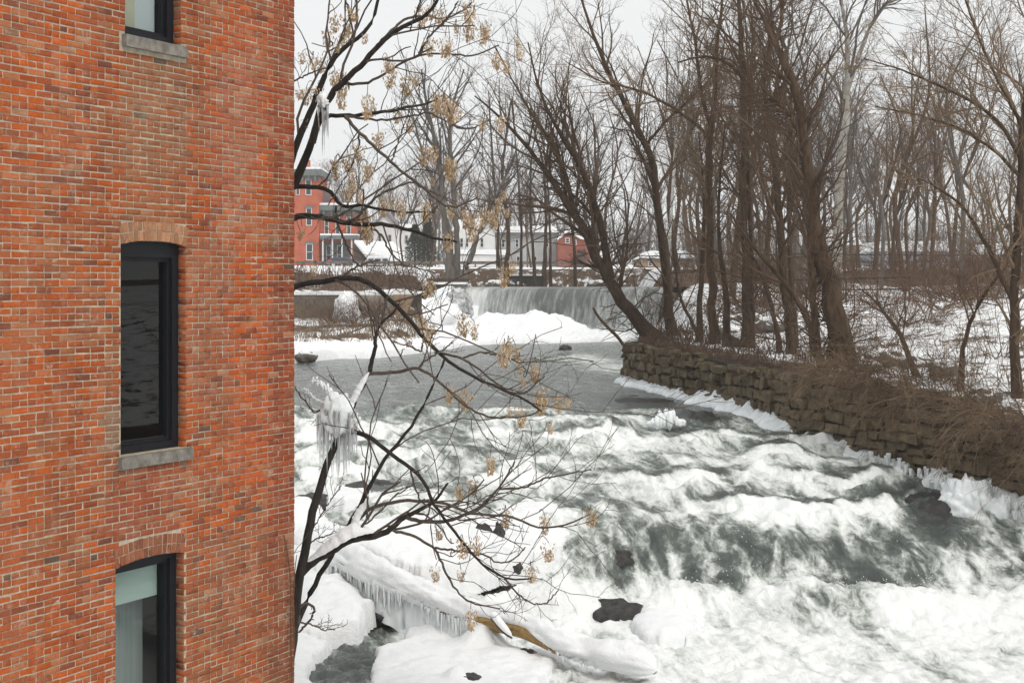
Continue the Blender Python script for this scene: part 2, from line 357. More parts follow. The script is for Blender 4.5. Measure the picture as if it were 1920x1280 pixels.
def ground_z(X, Y):
    X, Y = np.broadcast_arrays(np.asarray(X, float), np.asarray(Y, float))
    L, Rr = xl(Y), xr(Y)
    n = fbm2(X*0.22, Y*0.22, 4, 5) * 0.30 + fbm2(X*1.3, Y*1.3, 3, 8) * 0.09
    dl = np.clip(L - X, 0, None); dr = np.clip(X - Rr, 0, None)
    near = np.where(Y < 57, 1.0, 0.0)
    zl = zw(Y) - 0.15 + (interp(Y, ZL) - zw(Y) + 0.15) * sstep(0, 2.5, dl) + n * sstep(0, 3, dl)
    zr = interp(Y, ZR) + n * sstep(0.3, 3, dr) + 0.10 * np.clip(dr - 3, 0, 14) * np.where(Y < 70, 1, 0) * sstep(70, 50, Y)
    zr = np.where(dr < 0.45, np.minimum(zr, zw(Y) - 0.5), zr)
    zr_soft = zw(Y) - 0.1 + (zr - zw(Y) + 0.1) * sstep(0, 3.5, dr)
    zr = np.where(Y > 52, zr_soft, zr)
    bed = np.where(Y < 93, zw(Y) - 0.7, -1.2)
    z = np.where(X < L, zl, np.where(X > Rr, zr, bed))
    far = interp(Y, ZL) + n * 0.5
    z = np.where(Y > 119, np.where(Y > 121, far, z * (121 - Y) / 2 + far * (Y - 119) / 2), z)
    # land mass beside the pool above the dam
    return z
xs = np.concatenate([np.linspace(-330, -40, 40), np.linspace(-38, -14, 40), np.arange(-13.7, 18, 0.30), np.linspace(18.3, 45, 50), np.linspace(48, 330, 40)])
ys = np.concatenate([np.arange(6, 62, 0.45), np.arange(62, 128, 0.6), np.linspace(129, 190, 50), np.linspace(194, 460, 45)])
Xg, Yg = np.meshgrid(xs, ys)
Zg = ground_z(Xg, Yg)
def grid_faces(ny, nx, keep=None):
    i = np.arange(ny*nx).reshape(ny, nx)
    F = np.stack([i[:-1, :-1], i[:-1, 1:], i[1:, 1:], i[1:, :-1]], -1)
    if keep is not None: F = F[keep]
    return F.reshape(-1, 4)
earth = np.zeros_like(Xg)
rightb = (Xg > xr(Yg)) & (Yg < 119)
earth += np.where(rightb, 0.16 + 0.10 * fbm2(Xg*0.5, Yg*0.5, 3, 11), 0)
earth += np.where(rightb & (Xg - xr(Yg) < 1.6) & (Yg < 52), 0.22, 0)
earth += np.where((Xg > 8) & (Yg > 84) & (Yg < 103), 0.40, 0)                  # brown verge under the rail
earth += np.where((Xg < -3) & (Yg > 94.5 + 2.5*noise2(Xg*0.3, Yg*0, 5)) & (Yg < 103.0 + 3*noise2(Xg*0.35, Yg*0, 6)), 0.40 + 0.45*noise2(Xg*0.5, Yg*0.4, 7), 0)             # brown slope over the ledge
earth += np.where((Xg < xl(Yg)) & (Yg > 66) & (Yg < 80.5), 0.14 + 0.2 * (noise2(Xg*0.4, Yg*0.4, 4) > 0.1), 0)
earth += np.where((Yg > 119) & (Yg < 124), 0.30, 0)
earth += np.where(Yg > 230, 0.25, 0)
go = mesh('ground', np.stack([Xg, Yg, Zg], -1).reshape(-1, 3), grid_faces(*Xg.shape), M['ground'], None, True, {'earth': earth.ravel()})
tag(go, 'snow covered river banks with brown litter showing through', kind='structure')

# ------------------------------------------------------------------ river water
def proj(X, Y, Z): return 960 + FPX * X / Y, HOR - FPX * Z / Y
def water(X, Y):
    """height, foam of the rapids: a chain of ledges, smooth and dark over each lip, white below it"""
    turb = sstep(40.5, 36.5, Y)                 # 0 in the pool under the dam, 1 in the rapids
    Yb = Y + turb * (0.55 * noise2(X*0.45, Y*0.3, 2) + 0.35 * noise2(X*1.1, Y*0.7, 3))
    z = zw(Yb)
    foam = -0.12 + 0.13 * (1 - turb)
    ledges = [(39.4, 0.22, 1.0), (37.4, 0.30, 1.3), (35.5, 0.34, 1.4), (33.6, 0.34, 1.4), (31.8, 0.30, 1.5), (30.2, 0.26, 1.1)]
    for k, (yl, h, ln) in enumerate(ledges):
        w = 1.9 * noise2(X*0.38 + 3*k, Y*0.10, 20 + k) + 0.9 * noise2(X*0.95, Y*0.25, 40 + k) + 0.30 * noise2(X*2.7, Y*0.8, 45 + k)
        u = (Y + w) - yl                        # u>0 upstream of the lip
        on = 0.15 + 0.85 * sstep(-0.22, 0.22, noise2(X*0.42 + 7*k, Y*0.15, 60 + k))
        z = z + on * h * (np.exp(-np.clip(u, 0, None) / 0.9) * (u >= 0) + (u < 0) * (1 - sstep(0, 0.55, -u))) * 0.9
        z = z + on * h * 1.05 * np.exp(-((u + 0.85) / 0.30) ** 2) * (0.75 + 0.8*noise2(X*1.4, Y*0.6, 65 + k))
        below = (u < -0.10)
        foam = foam + on * 0.80 * sstep(0.05, -0.16, u) * np.exp(-np.clip(-u - 0.4, 0, None) / ln) - 0.50 * on * np.exp(-((u - 0.28) / 0.36) ** 2)
    # main fall
    w = 0.9 * noise2(X*0.35, Y*0.05, 91) + 0.30 * noise2(X*1.2, Y*0.2, 92)
    u = Y + w - 27.4
    foam = foam + 0.66 * sstep(-0.2, -1.3, u) * (1 + 0.55 * fbm2(X*0.35, Y*0.5, 3, 94)) - 0.19 * np.exp(-((u - 0.2) / 0.9) ** 2)
    vein = ridged2(X*1.5 + 0.5*noise2(X*0.9, Y, 96), Y*0.55, 3, 97, 0.6); foam = foam + 0.55 * sstep(0.55, 0.95, vein) * sstep(2.5, 0.5, u) * sstep(-1.4, -0.4, u)
    z = z + (0.85 * noise2(X*0.42 + 1.3, Y*0.08, 98) + 0.28 * noise2(X*1.3, Y*0.3, 99)) * np.exp(-((u - 0.1) / 1.1) ** 2)
    boil = sstep(0.2, -0.9, u)
    r1 = ridged2(X*1.1, Y*0.8, 4, 31, 0.55); r2 = fbm2(X*2.6, Y*2.1, 4, 33, 0.6)
    ampl = turb * (0.10 + 0.10 * boil * sstep(-5, -1.0, u) + 0.05 * np.clip(foam, 0, 1))
    z = z + ampl * r1 + turb * 0.055 * r2 + 0.46 * boil * np.exp(-((u + 1.3) / 0.6) ** 2) * (0.7 + 1.1 * noise2(X*0.9, Y*0.6, 37))
    fm = np.clip(foam * 1.4 + 0.2, 0, 1) * turb
    bil = np.abs(noise2(X*1.7, Y*1.5, 101)) + 0.5*np.abs(noise2(X*3.6, Y*3.1, 102)) + 0.28*np.abs(noise2(X*7.5, Y*6.5, 103)) + 0.15*np.abs(noise2(X*14, Y*13, 104))
    z = z + fm * 0.20 * (bil - 0.35)
    streak = fbm2((X*0.95 + Y*0.28)*2.4 + 0.5*noise2(X*0.8, Y*0.5, 53), (Y*0.95 - X*0.28)*0.42, 5, 51, 0.62)
    foam = foam + turb * (0.62 * streak + 0.35 * r1 + 0.06 + 0.30 * fm * (bil - 0.4))
    pool = 1 - turb
    z = z + pool * (0.020 * fbm2(X*0.9, Y*1.5, 4, 71, 0.6) + 0.012 * fbm2(X*3, Y*4.5, 2, 75))
    foam = foam + pool * (0.16 * sstep(0.10, 0.5, fbm2(X*0.35, Y*0.22, 4, 73)) + 0.25 * sstep(46, 41, Y) * noise2(X*0.6, Y*0.3, 78))
    foam = foam + 0.75 * sstep(74, 84, Y) * (0.6 + 0.8 * noise2(X*0.4, Y*0.25, 81)) 
    px, py = proj(X, Y, z)
    for cx, cy, rx, ry, a in FOAMPX:            # patches read off the photograph, fixed to the river bed
        foam = foam + a * np.exp(-(((px - cx) / rx) ** 2 + ((py - cy) / ry) ** 2) ** 1.5)
    return z, foam
FOAMPX = [(1745,950,55,55,-1.5),(1690,920,60,22,-0.5),(1790,1000,50,40,-0.8),(1230,1010,110,40,-0.45),(1150,1060,80,30,-0.35),(1600,1090,90,60,-0.35),(1450,1040,90,40,-0.45),(1510,1130,60,30,-0.3),
          (1330,1080,60,45,-0.2),(1300,960,200,22,-0.25),(1560,1010,120,30,-0.25),(1650,1060,90,50,-0.3),(1290,782,60,22,-0.9),(1190,750,70,16,-0.6),(1120,980,60,30,-0.4),(1420,960,170,22,0.45),(1480,890,90,20,-0.2),(1650,1010,60,30,-0.2),
          (1250,1140,90,40,0.6),(1800,1140,150,60,0.6),(1060,1130,80,50,0.5),(860,850,60,16,-0.5),(760,770,60,12,-0.4),(640,800,80,25,0.35),(700,1130,40,25,-0.3),(640,1255,75,42,-1.1),(1330,700,60,30,0.1),
          (1150,690,60,12,0.5),(1090,672,50,10,0.5),(1350,860,170,18,0.3),(1250,830,120,15,0.3),(980,900,120,20,0.25),(1500,1240,500,60,0.15),(705,1190,45,60,-0.6),(1120,1140,120,22,-0.2),(1010,1250,60,20,-0.2)]
def yrows(a, b, d0, pw):
    q = [a]
    while q[-1] < b: q.append(q[-1] + d0 * (q[-1] / 22) ** pw)
    q[-1] = b; return np.array(q)
wv, wf, wa, wb, wn = [], [], [], [], 0
for xsw, ysw in ((np.arange(-7.5, 15.5, 0.042), yrows(19.5, 41.0, 0.032, 1.0)), (np.arange(-12.5, 8.5, 0.11), yrows(41.0, 92.0, 0.06, 1.2))):
    Xw, Yw = np.meshgrid(xsw, ysw); zz, foam = water(Xw, Yw)
    keepv = (Xw > xl(Yw) - 1.2) & (Xw < xr(Yw) + 0.5); keep = keepv[:-1, :-1] & keepv[1:, 1:]
    Fw = grid_faces(*Xw.shape, keep=keep); us = np.unique(Fw); remap = np.full(Xw.size, -1); remap[us] = np.arange(len(us))
    flow = np.stack([Xw * 0.95 + Yw * 0.28, (Yw * 0.95 - Xw * 0.28) * 0.30 + zz * 0.55, zz * 0.35], -1).reshape(-1, 3)
    wv.append(np.stack([Xw, Yw, zz], -1).reshape(-1, 3)[us]); wf.append(remap[Fw] + wn); wa.append(foam.ravel()[us]); wb.append(flow[us]); wn += len(us)
wo = mesh('river', np.vstack(wv), np.vstack(wf), M['water'], None, True, {'foam': np.concatenate(wa), 'flow': np.vstack(wb)})
tag(wo, 'fast river with white rapids running below the brick building', kind='structure')

def poly_sd(px, py, P):
    """signed distance (inside positive) from points to polygon P"""
    P = np.asarray(P, float); d = np.full(px.shape, 1e9); ins = np.zeros(px.shape, bool)
    for i in range(len(P)):
        a, b = P[i], P[(i + 1) % len(P)]; e = b - a; wx, wy = px - a[0], py - a[1]
        t = np.clip((wx*e[0] + wy*e[1]) / (e @ e + 1e-12), 0, 1)
        d = np.minimum(d, np.hypot(wx - t*e[0], wy - t*e[1]))
        c = (a[1] > py) != (b[1] > py)
        ins ^= c & (px < (b[0]-a[0]) * (py - a[1]) / (b[1] - a[1] + 1e-12) + a[0])
    return np.where(ins, d, -d)

# ------------------------------------------------------------------ dam, waterfall, pool above it
DAM_L, DAM_R = np.array([-3.7, 95.0]), np.array([8.6, 83.5])
nu, nv = 260, 40
uu, vv = np.meshgrid(np.linspace(0, 1, nu), np.linspace(0, 1, nv))
bow = np.sin(uu * np.pi) * 1.2
dx = DAM_L[0] + (DAM_R[0] - DAM_L[0]) * uu - bow * 0.3; dy = DAM_L[1] + (DAM_R[1] - DAM_L[1]) * uu + bow
nrm = np.array([-(DAM_R - DAM_L)[1], (DAM_R - DAM_L)[0]]); nrm = -nrm / np.linalg.norm(nrm)
out = np.where(vv < 0.12, -0.9 + 0.9 * vv / 0.12, 0) + 0.75 * np.sqrt(np.clip((vv - 0.12) / 0.88, 0, 1)) * 1.2
drop = np.where(vv < 0.12, 0.10 * (vv / 0.12) ** 2, 0.10 + 2.75 * (np.clip(vv - 0.12, 0, 1) / 0.88) ** 1.0)
rib = 0.05 * fbm2(uu * 60, vv * 1.5, 3, 15) * sstep(0.1, 0.3, vv)
Xd = dx + nrm[0] * (out + rib); Yd = dy + nrm[1] * (out + rib); Zd = -0.02 - drop
ffoam = 0.60 * sstep(0.30, 0.02, uu) * sstep(0.06, 0.25, vv) + 0.22 * fbm2(uu*9, vv*0.7, 3, 16) + 0.35 * sstep(0.75, 1.0, vv) + 0.16 * (vv - 0.45) - 0.10 * sstep(0.25, 0.4, uu) + 0.16 * sstep(0.10, 0.02, vv) * 0 + 0.05
fo = mesh('waterfall', np.stack([Xd, Yd, Zd], -1).reshape(-1, 3), grid_faces(nv, nu), M['fall'], None, True,
          {'foam': ffoam.ravel(), 'flow': np.stack([uu * 62 + 1.5*noise2(uu*14, vv*1.5, 6), vv * 2.2, uu * 0], -1).reshape(-1, 3)})
tag(fo, 'sheet of water falling over the dam', kind='structure')
Xu, Yu = np.meshgrid(np.linspace(-6, 13, 90), np.linspace(0, 1, 70))
ydam = interp(Xu[0], [(-6, 97), (-3.7, 95.0), (0, 92.6), (3.2, 90), (6.5, 86.6), (10.2, 82.0), (13, 79.5)]) + 0.9
Yu = ydam[None, :] + (121 - ydam[None, :]) * Yu
Zu = -0.03 + 0.012 * fbm2(Xu * 0.8, Yu * 0.8, 3, 17)
uo = mesh('upper_river', np.stack([Xu, Yu, Zu], -1).reshape(-1, 3), grid_faces(70, 90), M['water'], None, True,
          {'foam': np.full(Xu.size, -0.25), 'flow': np.stack([Xu, Yu * 0.5, Zu], -1).reshape(-1, 3)})
tag(uo, 'still water held above the dam', kind='structure')
# dam body behind the sheet
mb = MB()
A = np.array([*(DAM_L + nrm * -0.2), -0.35]); B = np.array([*(DAM_R + nrm * -0.2), -0.35]); bk = np.array([nrm[0], nrm[1], 0]) * -1.2; dn = np.array([0, 0, -3.2])
mid = (A + B) / 2 + np.array([-0.36, 1.2, 0])
for a, b in ((A, mid), (mid, B)):
    mb.add([a, b, b + bk, a + bk, a + dn, b + dn, b + bk + dn, a + bk + dn], [[0,1,2,3],[0,4,5,1],[1,5,6,2],[2,6,7,3],[3,7,4,0]])
tag(mb.build('dam', M['concrete']), 'long concrete dam under the falling sheet of water', 'dam')

# ------------------------------------------------------------------ ice and snow masses
def ice_mass(name, poly_px, zlev, height, label, cat='ice', soft=0.5, mat='ice', bumps=(), res=0.045, rough=0.05, slope=None, parent=None, drop=0.25, world=False):
    """cake of ice or snow: outline in pixels on the level zlev (number, or list of levels per corner), rounded rim, lumps (px,py,radius m,height m)"""
    zl = zlev if isinstance(zlev, (list, tuple)) else [zlev] * len(poly_px)
    P3 = np.array([(px, py, z) if world else G(px, py, z) for (px, py), z in zip(poly_px, zl)]); P = P3[:, :2]
    # plane fitted through the corners gives the tilt of the cake
    A_ = np.c_[P, np.ones(len(P))]; co, *_ = np.linalg.lstsq(A_, P3[:, 2], rcond=None)
    x0, y0 = P.min(0) - res*2; x1, y1 = P.max(0) + res*2
    X, Y = np.meshgrid(np.arange(x0, x1, res), np.arange(y0, y1, res))
    sd = poly_sd(X, Y, P) + 0.10 * fbm2(X*2.2, Y*2.2, 3, 19) + 0.05 * noise2(X*7, Y*7, 23)
    base = co[0]*X + co[1]*Y + co[2]
    t = np.clip(sd / soft, 0, 1)
    z = base + height * np.sqrt(np.clip(1 - (1 - t) ** 2, 0, 1)) + rough * fbm2(X*0.9, Y*0.9, 3, 29) + 0.55 * rough * fbm2(X*4, Y*4, 3, 27)
    for bx, by, br, bh in bumps:
        c = (bx, by) if world else G(bx, by, np.mean(zl))
        z = z + bh * np.exp(-(((X - c[0]) / br) ** 2 + ((Y - c[1]) / (br*1.3)) ** 2) ** 1.3)
    ok = sd > 0
    z = np.where(ok, z, base - drop)
    kp = ok[:-1, :-1] | ok[1:, 1:] | ok[:-1, 1:] | ok[1:, :-1]
    F = grid_faces(*X.shape, keep=kp); us = np.unique(F); rm = np.full(X.size, -1); rm[us] = np.arange(len(us))
    o = mesh(name, np.stack([X, Y, z], -1).reshape(-1, 3)[us], rm[F], M[mat], parent, True)
    if parent is None: tag(o, label, cat)
    return o
ice_mass('ice_shelf', [(520,975),(560,958),(620,985),(700,1010),(760,985),(840,972),(900,958),(985,955),(1060,968),(1088,990),(1062,1012),(1040,1038),(990,1052),(935,1060),(870,1076),(790,1082),(690,1060),(600,1050),(520,1040)],
         [-4.62]*10+[-4.72,-4.85,-4.95,-5.0,-5.0,-5.0,-4.9,-4.8,-4.7], 0.16, 'wide snow covered ice shelf behind the fallen log', 'ice', 0.35, 'snow',
         [(590,985,0.8,0.25),(760,1010,0.9,0.22),(880,1030,0.7,0.25),(1000,990,0.9,0.22),(700,1030,0.8,0.30),(940,1050,0.4,0.18)], rough=0.10, drop=0.5)
ice_mass('ice_shelf', [(690,1262),(705,1222),(752,1205),(770,1178),(850,1160),(900,1185),(935,1212),(990,1222),(1010,1205),(1060,1210),(1058,1235),(1030,1262),(1000,1300),(960,1340),(700,1340)],
         -5.78, 0.10, 'low ice shelf with a snow mound in front of the fallen log', 'ice', 0.22, 'snow', [(845,1185,0.42,0.46),(905,1215,0.30,0.30),(800,1240,0.6,0.05),(960,1240,0.28,0.10),(855,1280,0.16,0.14)], rough=0.09, drop=0.25)
ice_mass('ice_shelf', [(500,1190),(600,1190),(622,1215),(590,1240),(575,1262),(590,1300),(600,1340),(500,1340)], -5.75, 0.10, 'snowy ice ledge at the foot of the brick corner', 'ice', 0.2, 'snow', [(560,1215,0.4,0.12)], rough=0.05)
ice_mass('snow_mound', [(540,1090),(600,1082),(660,1092),(690,1115),(698,1140),(680,1165),(640,1172),(600,1200),(550,1198),(530,1150)], [-5.2]*4+[-5.45]*3+[-5.62]*2+[-5.45], 0.17, 'rounded snow mound between the tree stems and the side channel', 'snow', 0.4, 'snow', [(600,1130,0.5,0.16),(650,1140,0.35,0.10)], rough=0.14, drop=0.4)
ice_mass('ice_cake', [(1180,1178),(1195,1150),(1240,1138),(1290,1150),(1305,1180),(1290,1200),(1240,1205),(1200,1198)], -5.72, 0.22, 'round ice cake lying in the white water beside the log end', 'ice', 0.35, 'snow', rough=0.05, drop=0.2)
ice_mass('ice_apron', [(-5.2,82),(-4.4,88),(-2.2,91.5),(1,90.0),(3.5,88),(5.6,86),(7.0,83),(6.2,80.5),(4.5,79.5),(3,78.5),(1.5,77.5),(0,77.5),(-1.5,76),(-3.2,75)], -2.95, 0.34, 'broad white ice apron below the waterfall', 'ice', 1.2, 'snow',
         [(0.2,87.5,1.9,0.62),(1.9,86.8,1.5,0.80),(3.5,85.6,1.3,0.42),(-1.6,88.5,1.5,0.62),(-2.5,84,1.6,0.35),(1.0,82.5,1.8,0.25)], res=0.11, rough=0.34, drop=0.3, world=True)
for k, (poly, lab) in enumerate([([(1030,636),(1060,630),(1095,634),(1090,640),(1050,641)], 'thin ice pan floating near the waterfall'),
        ([(555,880),(590,872),(620,880),(600,892),(560,895)], 'small ice patch in the rapids beside the brick corner'),
        ([(600,925),(630,905),(690,915),(705,935),(650,945),(610,942)], 'ice covered stone in the rapids behind the thin stems')]):
    z0 = (-2.9, -4.05, -4.30)[k]
    ice_mass('ice_pan', poly, z0, 0.14, lab, 'ice', 0.25, 'snow', res=0.06, rough=0.03)
ice_mass('snow_bank', [(480,690),(560,674),(640,668),(700,668),(780,660),(850,652),(900,640),(880,622),(820,600),(780,610),(700,640),(600,640),(480,640)], [-2.95]*6+[-2.9]*2+[-2.6]*5, 0.35, 'snow bank along the far left edge of the pool', 'snow', 1.0, 'snow', res=0.14, rough=0.2, drop=0.5)
# ------------------------------------------------------------------ stone retaining wall on the right bank
WALLP = np.array([(4.6,50.6),(3.95,50.2),(3.70,49.0),(3.86,48.0),(5.3,42.0),(6.96,36.0),(8.62,32.5),(10.1,29.5),(12.3,25.0),(15.0,19.0)])
WTOP = [(19,-3.4),(25,-3.1),(29.5,-2.93),(32.5,-2.38),(36,-2.12),(42,-1.92),(48,-1.78),(51,-1.72)]
sw = np.concatenate([[0], np.cumsum(np.linalg.norm(np.diff(WALLP, axis=0), axis=1))])
def wall_at(s):
    x = np.interp(s, sw, WALLP[:, 0]); y = np.interp(s, sw, WALLP[:, 1])
    x2 = np.interp(s + 0.4, sw, WALLP[:, 0]); y2 = np.interp(s + 0.4, sw, WALLP[:, 1])
    x1 = np.interp(s - 0.4, sw, WALLP[:, 0]); y1 = np.interp(s - 0.4, sw, WALLP[:, 1])
    t = np.array([x2 - x1, y2 - y1]); t /= np.linalg.norm(t)
    return np.array([x, y]), t, np.array([t[1], -t[0]]) * 1.0     # point, along, outward (towards the river)
wall_root = empty('retaining_wall', (*WALLP[5], -3.5), 'mossy old stone retaining wall along the right bank', 'wall')
mb = MB(); ss = np.arange(0, sw[-1], 0.5); prev = None
for s in ss:
    p, t, n = wall_at(s)
    if n[0] > 0 and s > 3: n = -n
    zt = interp(p[1], WTOP) - 0.10 + 0.06 * noise2(s, 1.0, 3); zb = zw(p[1]) - 0.6
    a = np.array([*(p - n * 0.05), zb]); b = np.array([*(p - n * 0.05), zt]); c = np.array([*(p - n * 0.9), zt])
    if prev is not None: mb.add([prev[0], a, b, prev[1], prev[2], c], [[0, 1, 2, 3], [3, 2, 5, 4]])
    prev = (a, b, c)
mb.build('wall_core', surf('dark_joint', (0.018, 0.014, 0.010), (0.055, 0.042, 0.028), 4, 0.95, 0.5, 0.02), wall_root)
def mk_stone():
    m, t, b = newmat('wall_stone')
    n = noise_node(t, 3.0, 7, 0.7, 'World'); n2 = noise_node(t, 0.9, 5, 0.6, 'World', (1, 1, 0.4))
    oi = nd(t, 'ShaderNodeObjectInfo')
    c = ramp(t, n.outputs[0], [(0.25, (0.040, 0.029, 0.016)), (0.50, (0.115, 0.085, 0.048)), (0.75, (0.25, 0.19, 0.115))])
    ms = ramp(t, n2.outputs[0], [(0.46, 0.0), (0.68, 0.5)])
    mx = nd(t, 'ShaderNodeMix', data_type='RGBA'); t.links.new(ms.outputs[0], mx.inputs[0]); t.links.new(c.outputs[0], mx.inputs[6]); mx.inputs[7].default_value = (0.075, 0.060, 0.028, 1)
    t.links.new(mx.outputs[2], b.inputs['Base Color']); b.inputs['Roughness'].default_value = 0.9
    bump(t, b, n.outputs[0], 0.9, 0.04); return m
M['stone'] = mk_stone()
def rough_block(c, ax, up, out, l, h, d, jit):
    """irregular block: centre of its face c, length l, height h, depth d"""
    V = []
    for k, (inset, o) in enumerate(((0.0, -d), (0.0, -0.03), (min(l, h) * 0.16, 0.0))):
        for sx, sz in ((-1,-1),(1,-1),(1,1),(-1,1)):
            V.append(c + ax * sx * (l/2 - inset) + up * sz * (h/2 - inset) + out * o + (rng.normal(0, jit, 3) if k else 0))
    F = [[8,9,10,11]]
    for a in (0, 4):
        for i in range(4): F.append([a+i, a+(i+1) % 4, a+4+(i+1) % 4, a+4+i])
    return np.array(V), F
stones = []
lev = 0
zrow = -5.4
UPV = np.array([0, 0, 1.0])
while zrow < -1.6:
    h = rng.uniform(0.15, 0.34); s = rng.uniform(0, 0.3)
    while s < sw[-1] - 0.3:
        l = rng.uniform(0.18, 0.72); p, t, n = wall_at(s + l/2)
        if n[0] > 0 and s > 3: n = -n
        zt = interp(p[1], WTOP) + 0.12 * noise2(s * 0.8, 0.3, 5); zb = zw(p[1]) - 0.35
        if zb < zrow + h/2 < zt - h * 0.25:
            hh = h * rng.uniform(0.68, 1.02)
            V, F = rough_block(np.array([*(p + n * rng.uniform(0.0, 0.16)), zrow + h/2 + 0.10*noise2(s*0.5, zrow, 6) + rng.normal(0, 0.02)]), np.array([*t, 0]), UPV, np.array([*n, 0]), l - 0.03, hh, 0.25, 0.032)
            d = np.hypot(p[0], p[1]); stones.append((l * hh / d**2 * (1.0 if abs(p[0]/p[1]) < 0.36 else 0.01), V, F))
        s += l
    zrow += h
stones.sort(key=lambda q: -q[0])
for i, (_, V, F) in enumerate(stones[:300]):
    mesh('stone', V, F, M['stone'], wall_root, False, origin=V.mean(0))
mb = MB()
for _, V, F in stones[300:]: mb.add(V, F)
if mb.V: tag(mb.build('stone_mass', M['stone'], wall_root), kind='stuff')

# ice ledge frozen along the foot of the wall, in lengths
def ice_ledge(s0, s1, width, hgt, label, seed):
    n_ = int((s1 - s0) / 0.06); m_ = 16; V = []
    for i in range(n_ + 1):
        s = s0 + (s1 - s0) * i / n_; p, t, n = wall_at(s)
        if n[0] > 0 and s > 3: n = -n
        e = min(1, i / 6, (n_ - i) / 6)
        wdt = width * (0.75 + 0.9 * noise2(s * 0.9, 0.0, seed) + 0.5 * noise2(s * 3.0, 0.0, seed + 1)) * max(e, 0.1) ** 0.5
        hh = hgt * (0.8 + 1.0 * noise2(s * 1.2, 3.0, seed) + 1.3 * max(0, noise2(s * 5, 5.0, seed))) * max(e, 0.1)
        z0 = zw(p[1]) - 0.10
        for j in range(m_ + 1):
            a = j / m_; o = 0.06 + wdt * a
            z = z0 + 0.08 + (hh * (1 - a) ** 1.6 + 0.16 * (1 - a ** 6)) + 0.03 * noise2(s * 6, a * 4, seed + 2)
            if j == m_: z = z0 - 0.2
            V.append([*(p + n * (o if j else -0.05)), z])
    o = mesh('ice_ledge', np.array(V), grid_faces(n_ + 1, m_ + 1), M['ice'], None, True)
    return tag(o, label, 'ice', 'ice frozen along the wall foot')
ice_ledge(1.0, 8.8, 0.40, 0.10, 'narrow ice rim at the far end of the stone wall', 3)
ice_ledge(9.0, 15.2, 0.50, 0.24, 'jagged ice ledge at the middle of the stone wall foot', 7)
ice_ledge(15.4, 19.6, 0.45, 0.20, 'long ice ledge below the brown brush on the stone wall', 13)
ice_ledge(19.8, 28.0, 0.55, 0.40, 'thick ice ledge at the near end of the stone wall', 17)

# ------------------------------------------------------------------ brick building
WD = np.array([0.4653, 0.8851]); WN = np.array([0.8851, -0.4653])      # along the wall away from us, outward
CORN = np.array([-2.640, 18.08])
def wall_px(px, py):
    """pixel -> (s, z) on the brick face; s runs from the corner towards the camera"""
    u = (px - 960) / FPX; Y = (CORN @ WN) / (u * WN[0] + WN[1])
    s = -((np.array([u * Y, Y]) - CORN) @ WD); return s, (HOR - py) / FPX * Y
def wpt(s, z, o=0.0): return np.array([*(CORN - WD * s + WN * o), z])
HC, LB = 0.0675, 0.209
s100, z595 = wall_px(100, 595)
Z0 = z595 - HC/2 - 6 * HC * 20            # courses counted so that a header course runs through that point
ZTOP, ZBOT, SMAX = 5.0, -6.2, 7.4
sA, zA1 = wall_px(226, 455); sB, _ = wall_px(349, 455)
_, zm_top = wall_px(290, 452); _, zm_bot = wall_px(290, 846)
_, zt_bot = wall_px(290, 76); _, zb_top = wall_px(280, 1043)
sA2, _ = wall_px(216, 1060); sB2, _ = wall_px(345, 1060); sA3, _ = wall_px(234, 40); sB3, _ = wall_px(340, 40)
WIN = [dict(s0=sB, s1=sA, z0=zm_bot, z1=zm_top, arch=True), dict(s0=sB2, s1=sA2, z0=zb_top - 2.25, z1=zb_top, arch=True), dict(s0=sB3, s1=sA3, z0=zt_bot, z1=zt_bot + 2.25, arch=True)]
WIN.append(dict(s0=sB + 3.2, s1=sA + 3.2, z0=zm_bot, z1=zm_top, arch=True))
bld = empty('brick_building', (*(CORN - WD * 2.5), -6.4), 'tall weathered red brick mill building with black windows', 'building')
# mortar core with window holes and the return face
sbr = sorted({0.0, SMAX, *[w['s0'] for w in WIN], *[w['s1'] for w in WIN]}); zbr = sorted({ZBOT, ZTOP, *[min(w['z0'], ZTOP) for w in WIN], *[min(w['z1'], ZTOP) for w in WIN]})
mb = MB()
for i in range(len(sbr) - 1):
    for j in range(len(zbr) - 1):
        sc_, zc_ = (sbr[i] + sbr[i+1]) / 2, (zbr[j] + zbr[j+1]) / 2
        if any(w['s0'] < sc_ < w['s1'] and w['z0'] < zc_ < w['z1'] for w in WIN): continue
        mb.add([wpt(sbr[i+1], zbr[j]), wpt(sbr[i], zbr[j]), wpt(sbr[i], zbr[j+1]), wpt(sbr[i+1], zbr[j+1])], [[0, 1, 2, 3]])
RET = 6.0; RETB = 1.6
rp = lambda r, z, o=0.0: np.array([*(CORN - WN * r + WD * o), z])
mb.add([rp(0, ZBOT), rp(RET, ZBOT), rp(RET, ZTOP), rp(0, ZTOP)], [[0, 1, 2, 3]])
mb.add([wpt(0, ZTOP), wpt(SMAX, ZTOP), np.array([*(CORN - WD*SMAX - WN*RET), ZTOP]), rp(RET, ZTOP)], [[0, 1, 2, 3]])
for w in WIN:       # reveals
    a, b, c, d = w['s0'], w['s1'], w['z0'], min(w['z1'], ZTOP)
    for q in (((a, c), (a, d)), ((b, c), (b, d)), ((a, c), (b, c)), ((a, d), (b, d))):
        mb.add([wpt(*q[0]), wpt(*q[1]), wpt(*q[1], -0.34), wpt(*q[0], -0.34)], [[0, 1, 2, 3]])
mb.build('wall', M['mortar'], bld)
C_OR = np.array([lin(204, 94, 40), lin(196, 92, 44), lin(186, 86, 44), lin(178, 86, 50), lin(170, 84, 54), lin(190, 112, 74), lin(156, 82, 58), lin(136, 76, 60)]) * 0.90 * np.array([0.97, 1.10, 1.08])
P_OR = np.array([.14, .20, .20, .17, .12, .09, .05, .03])
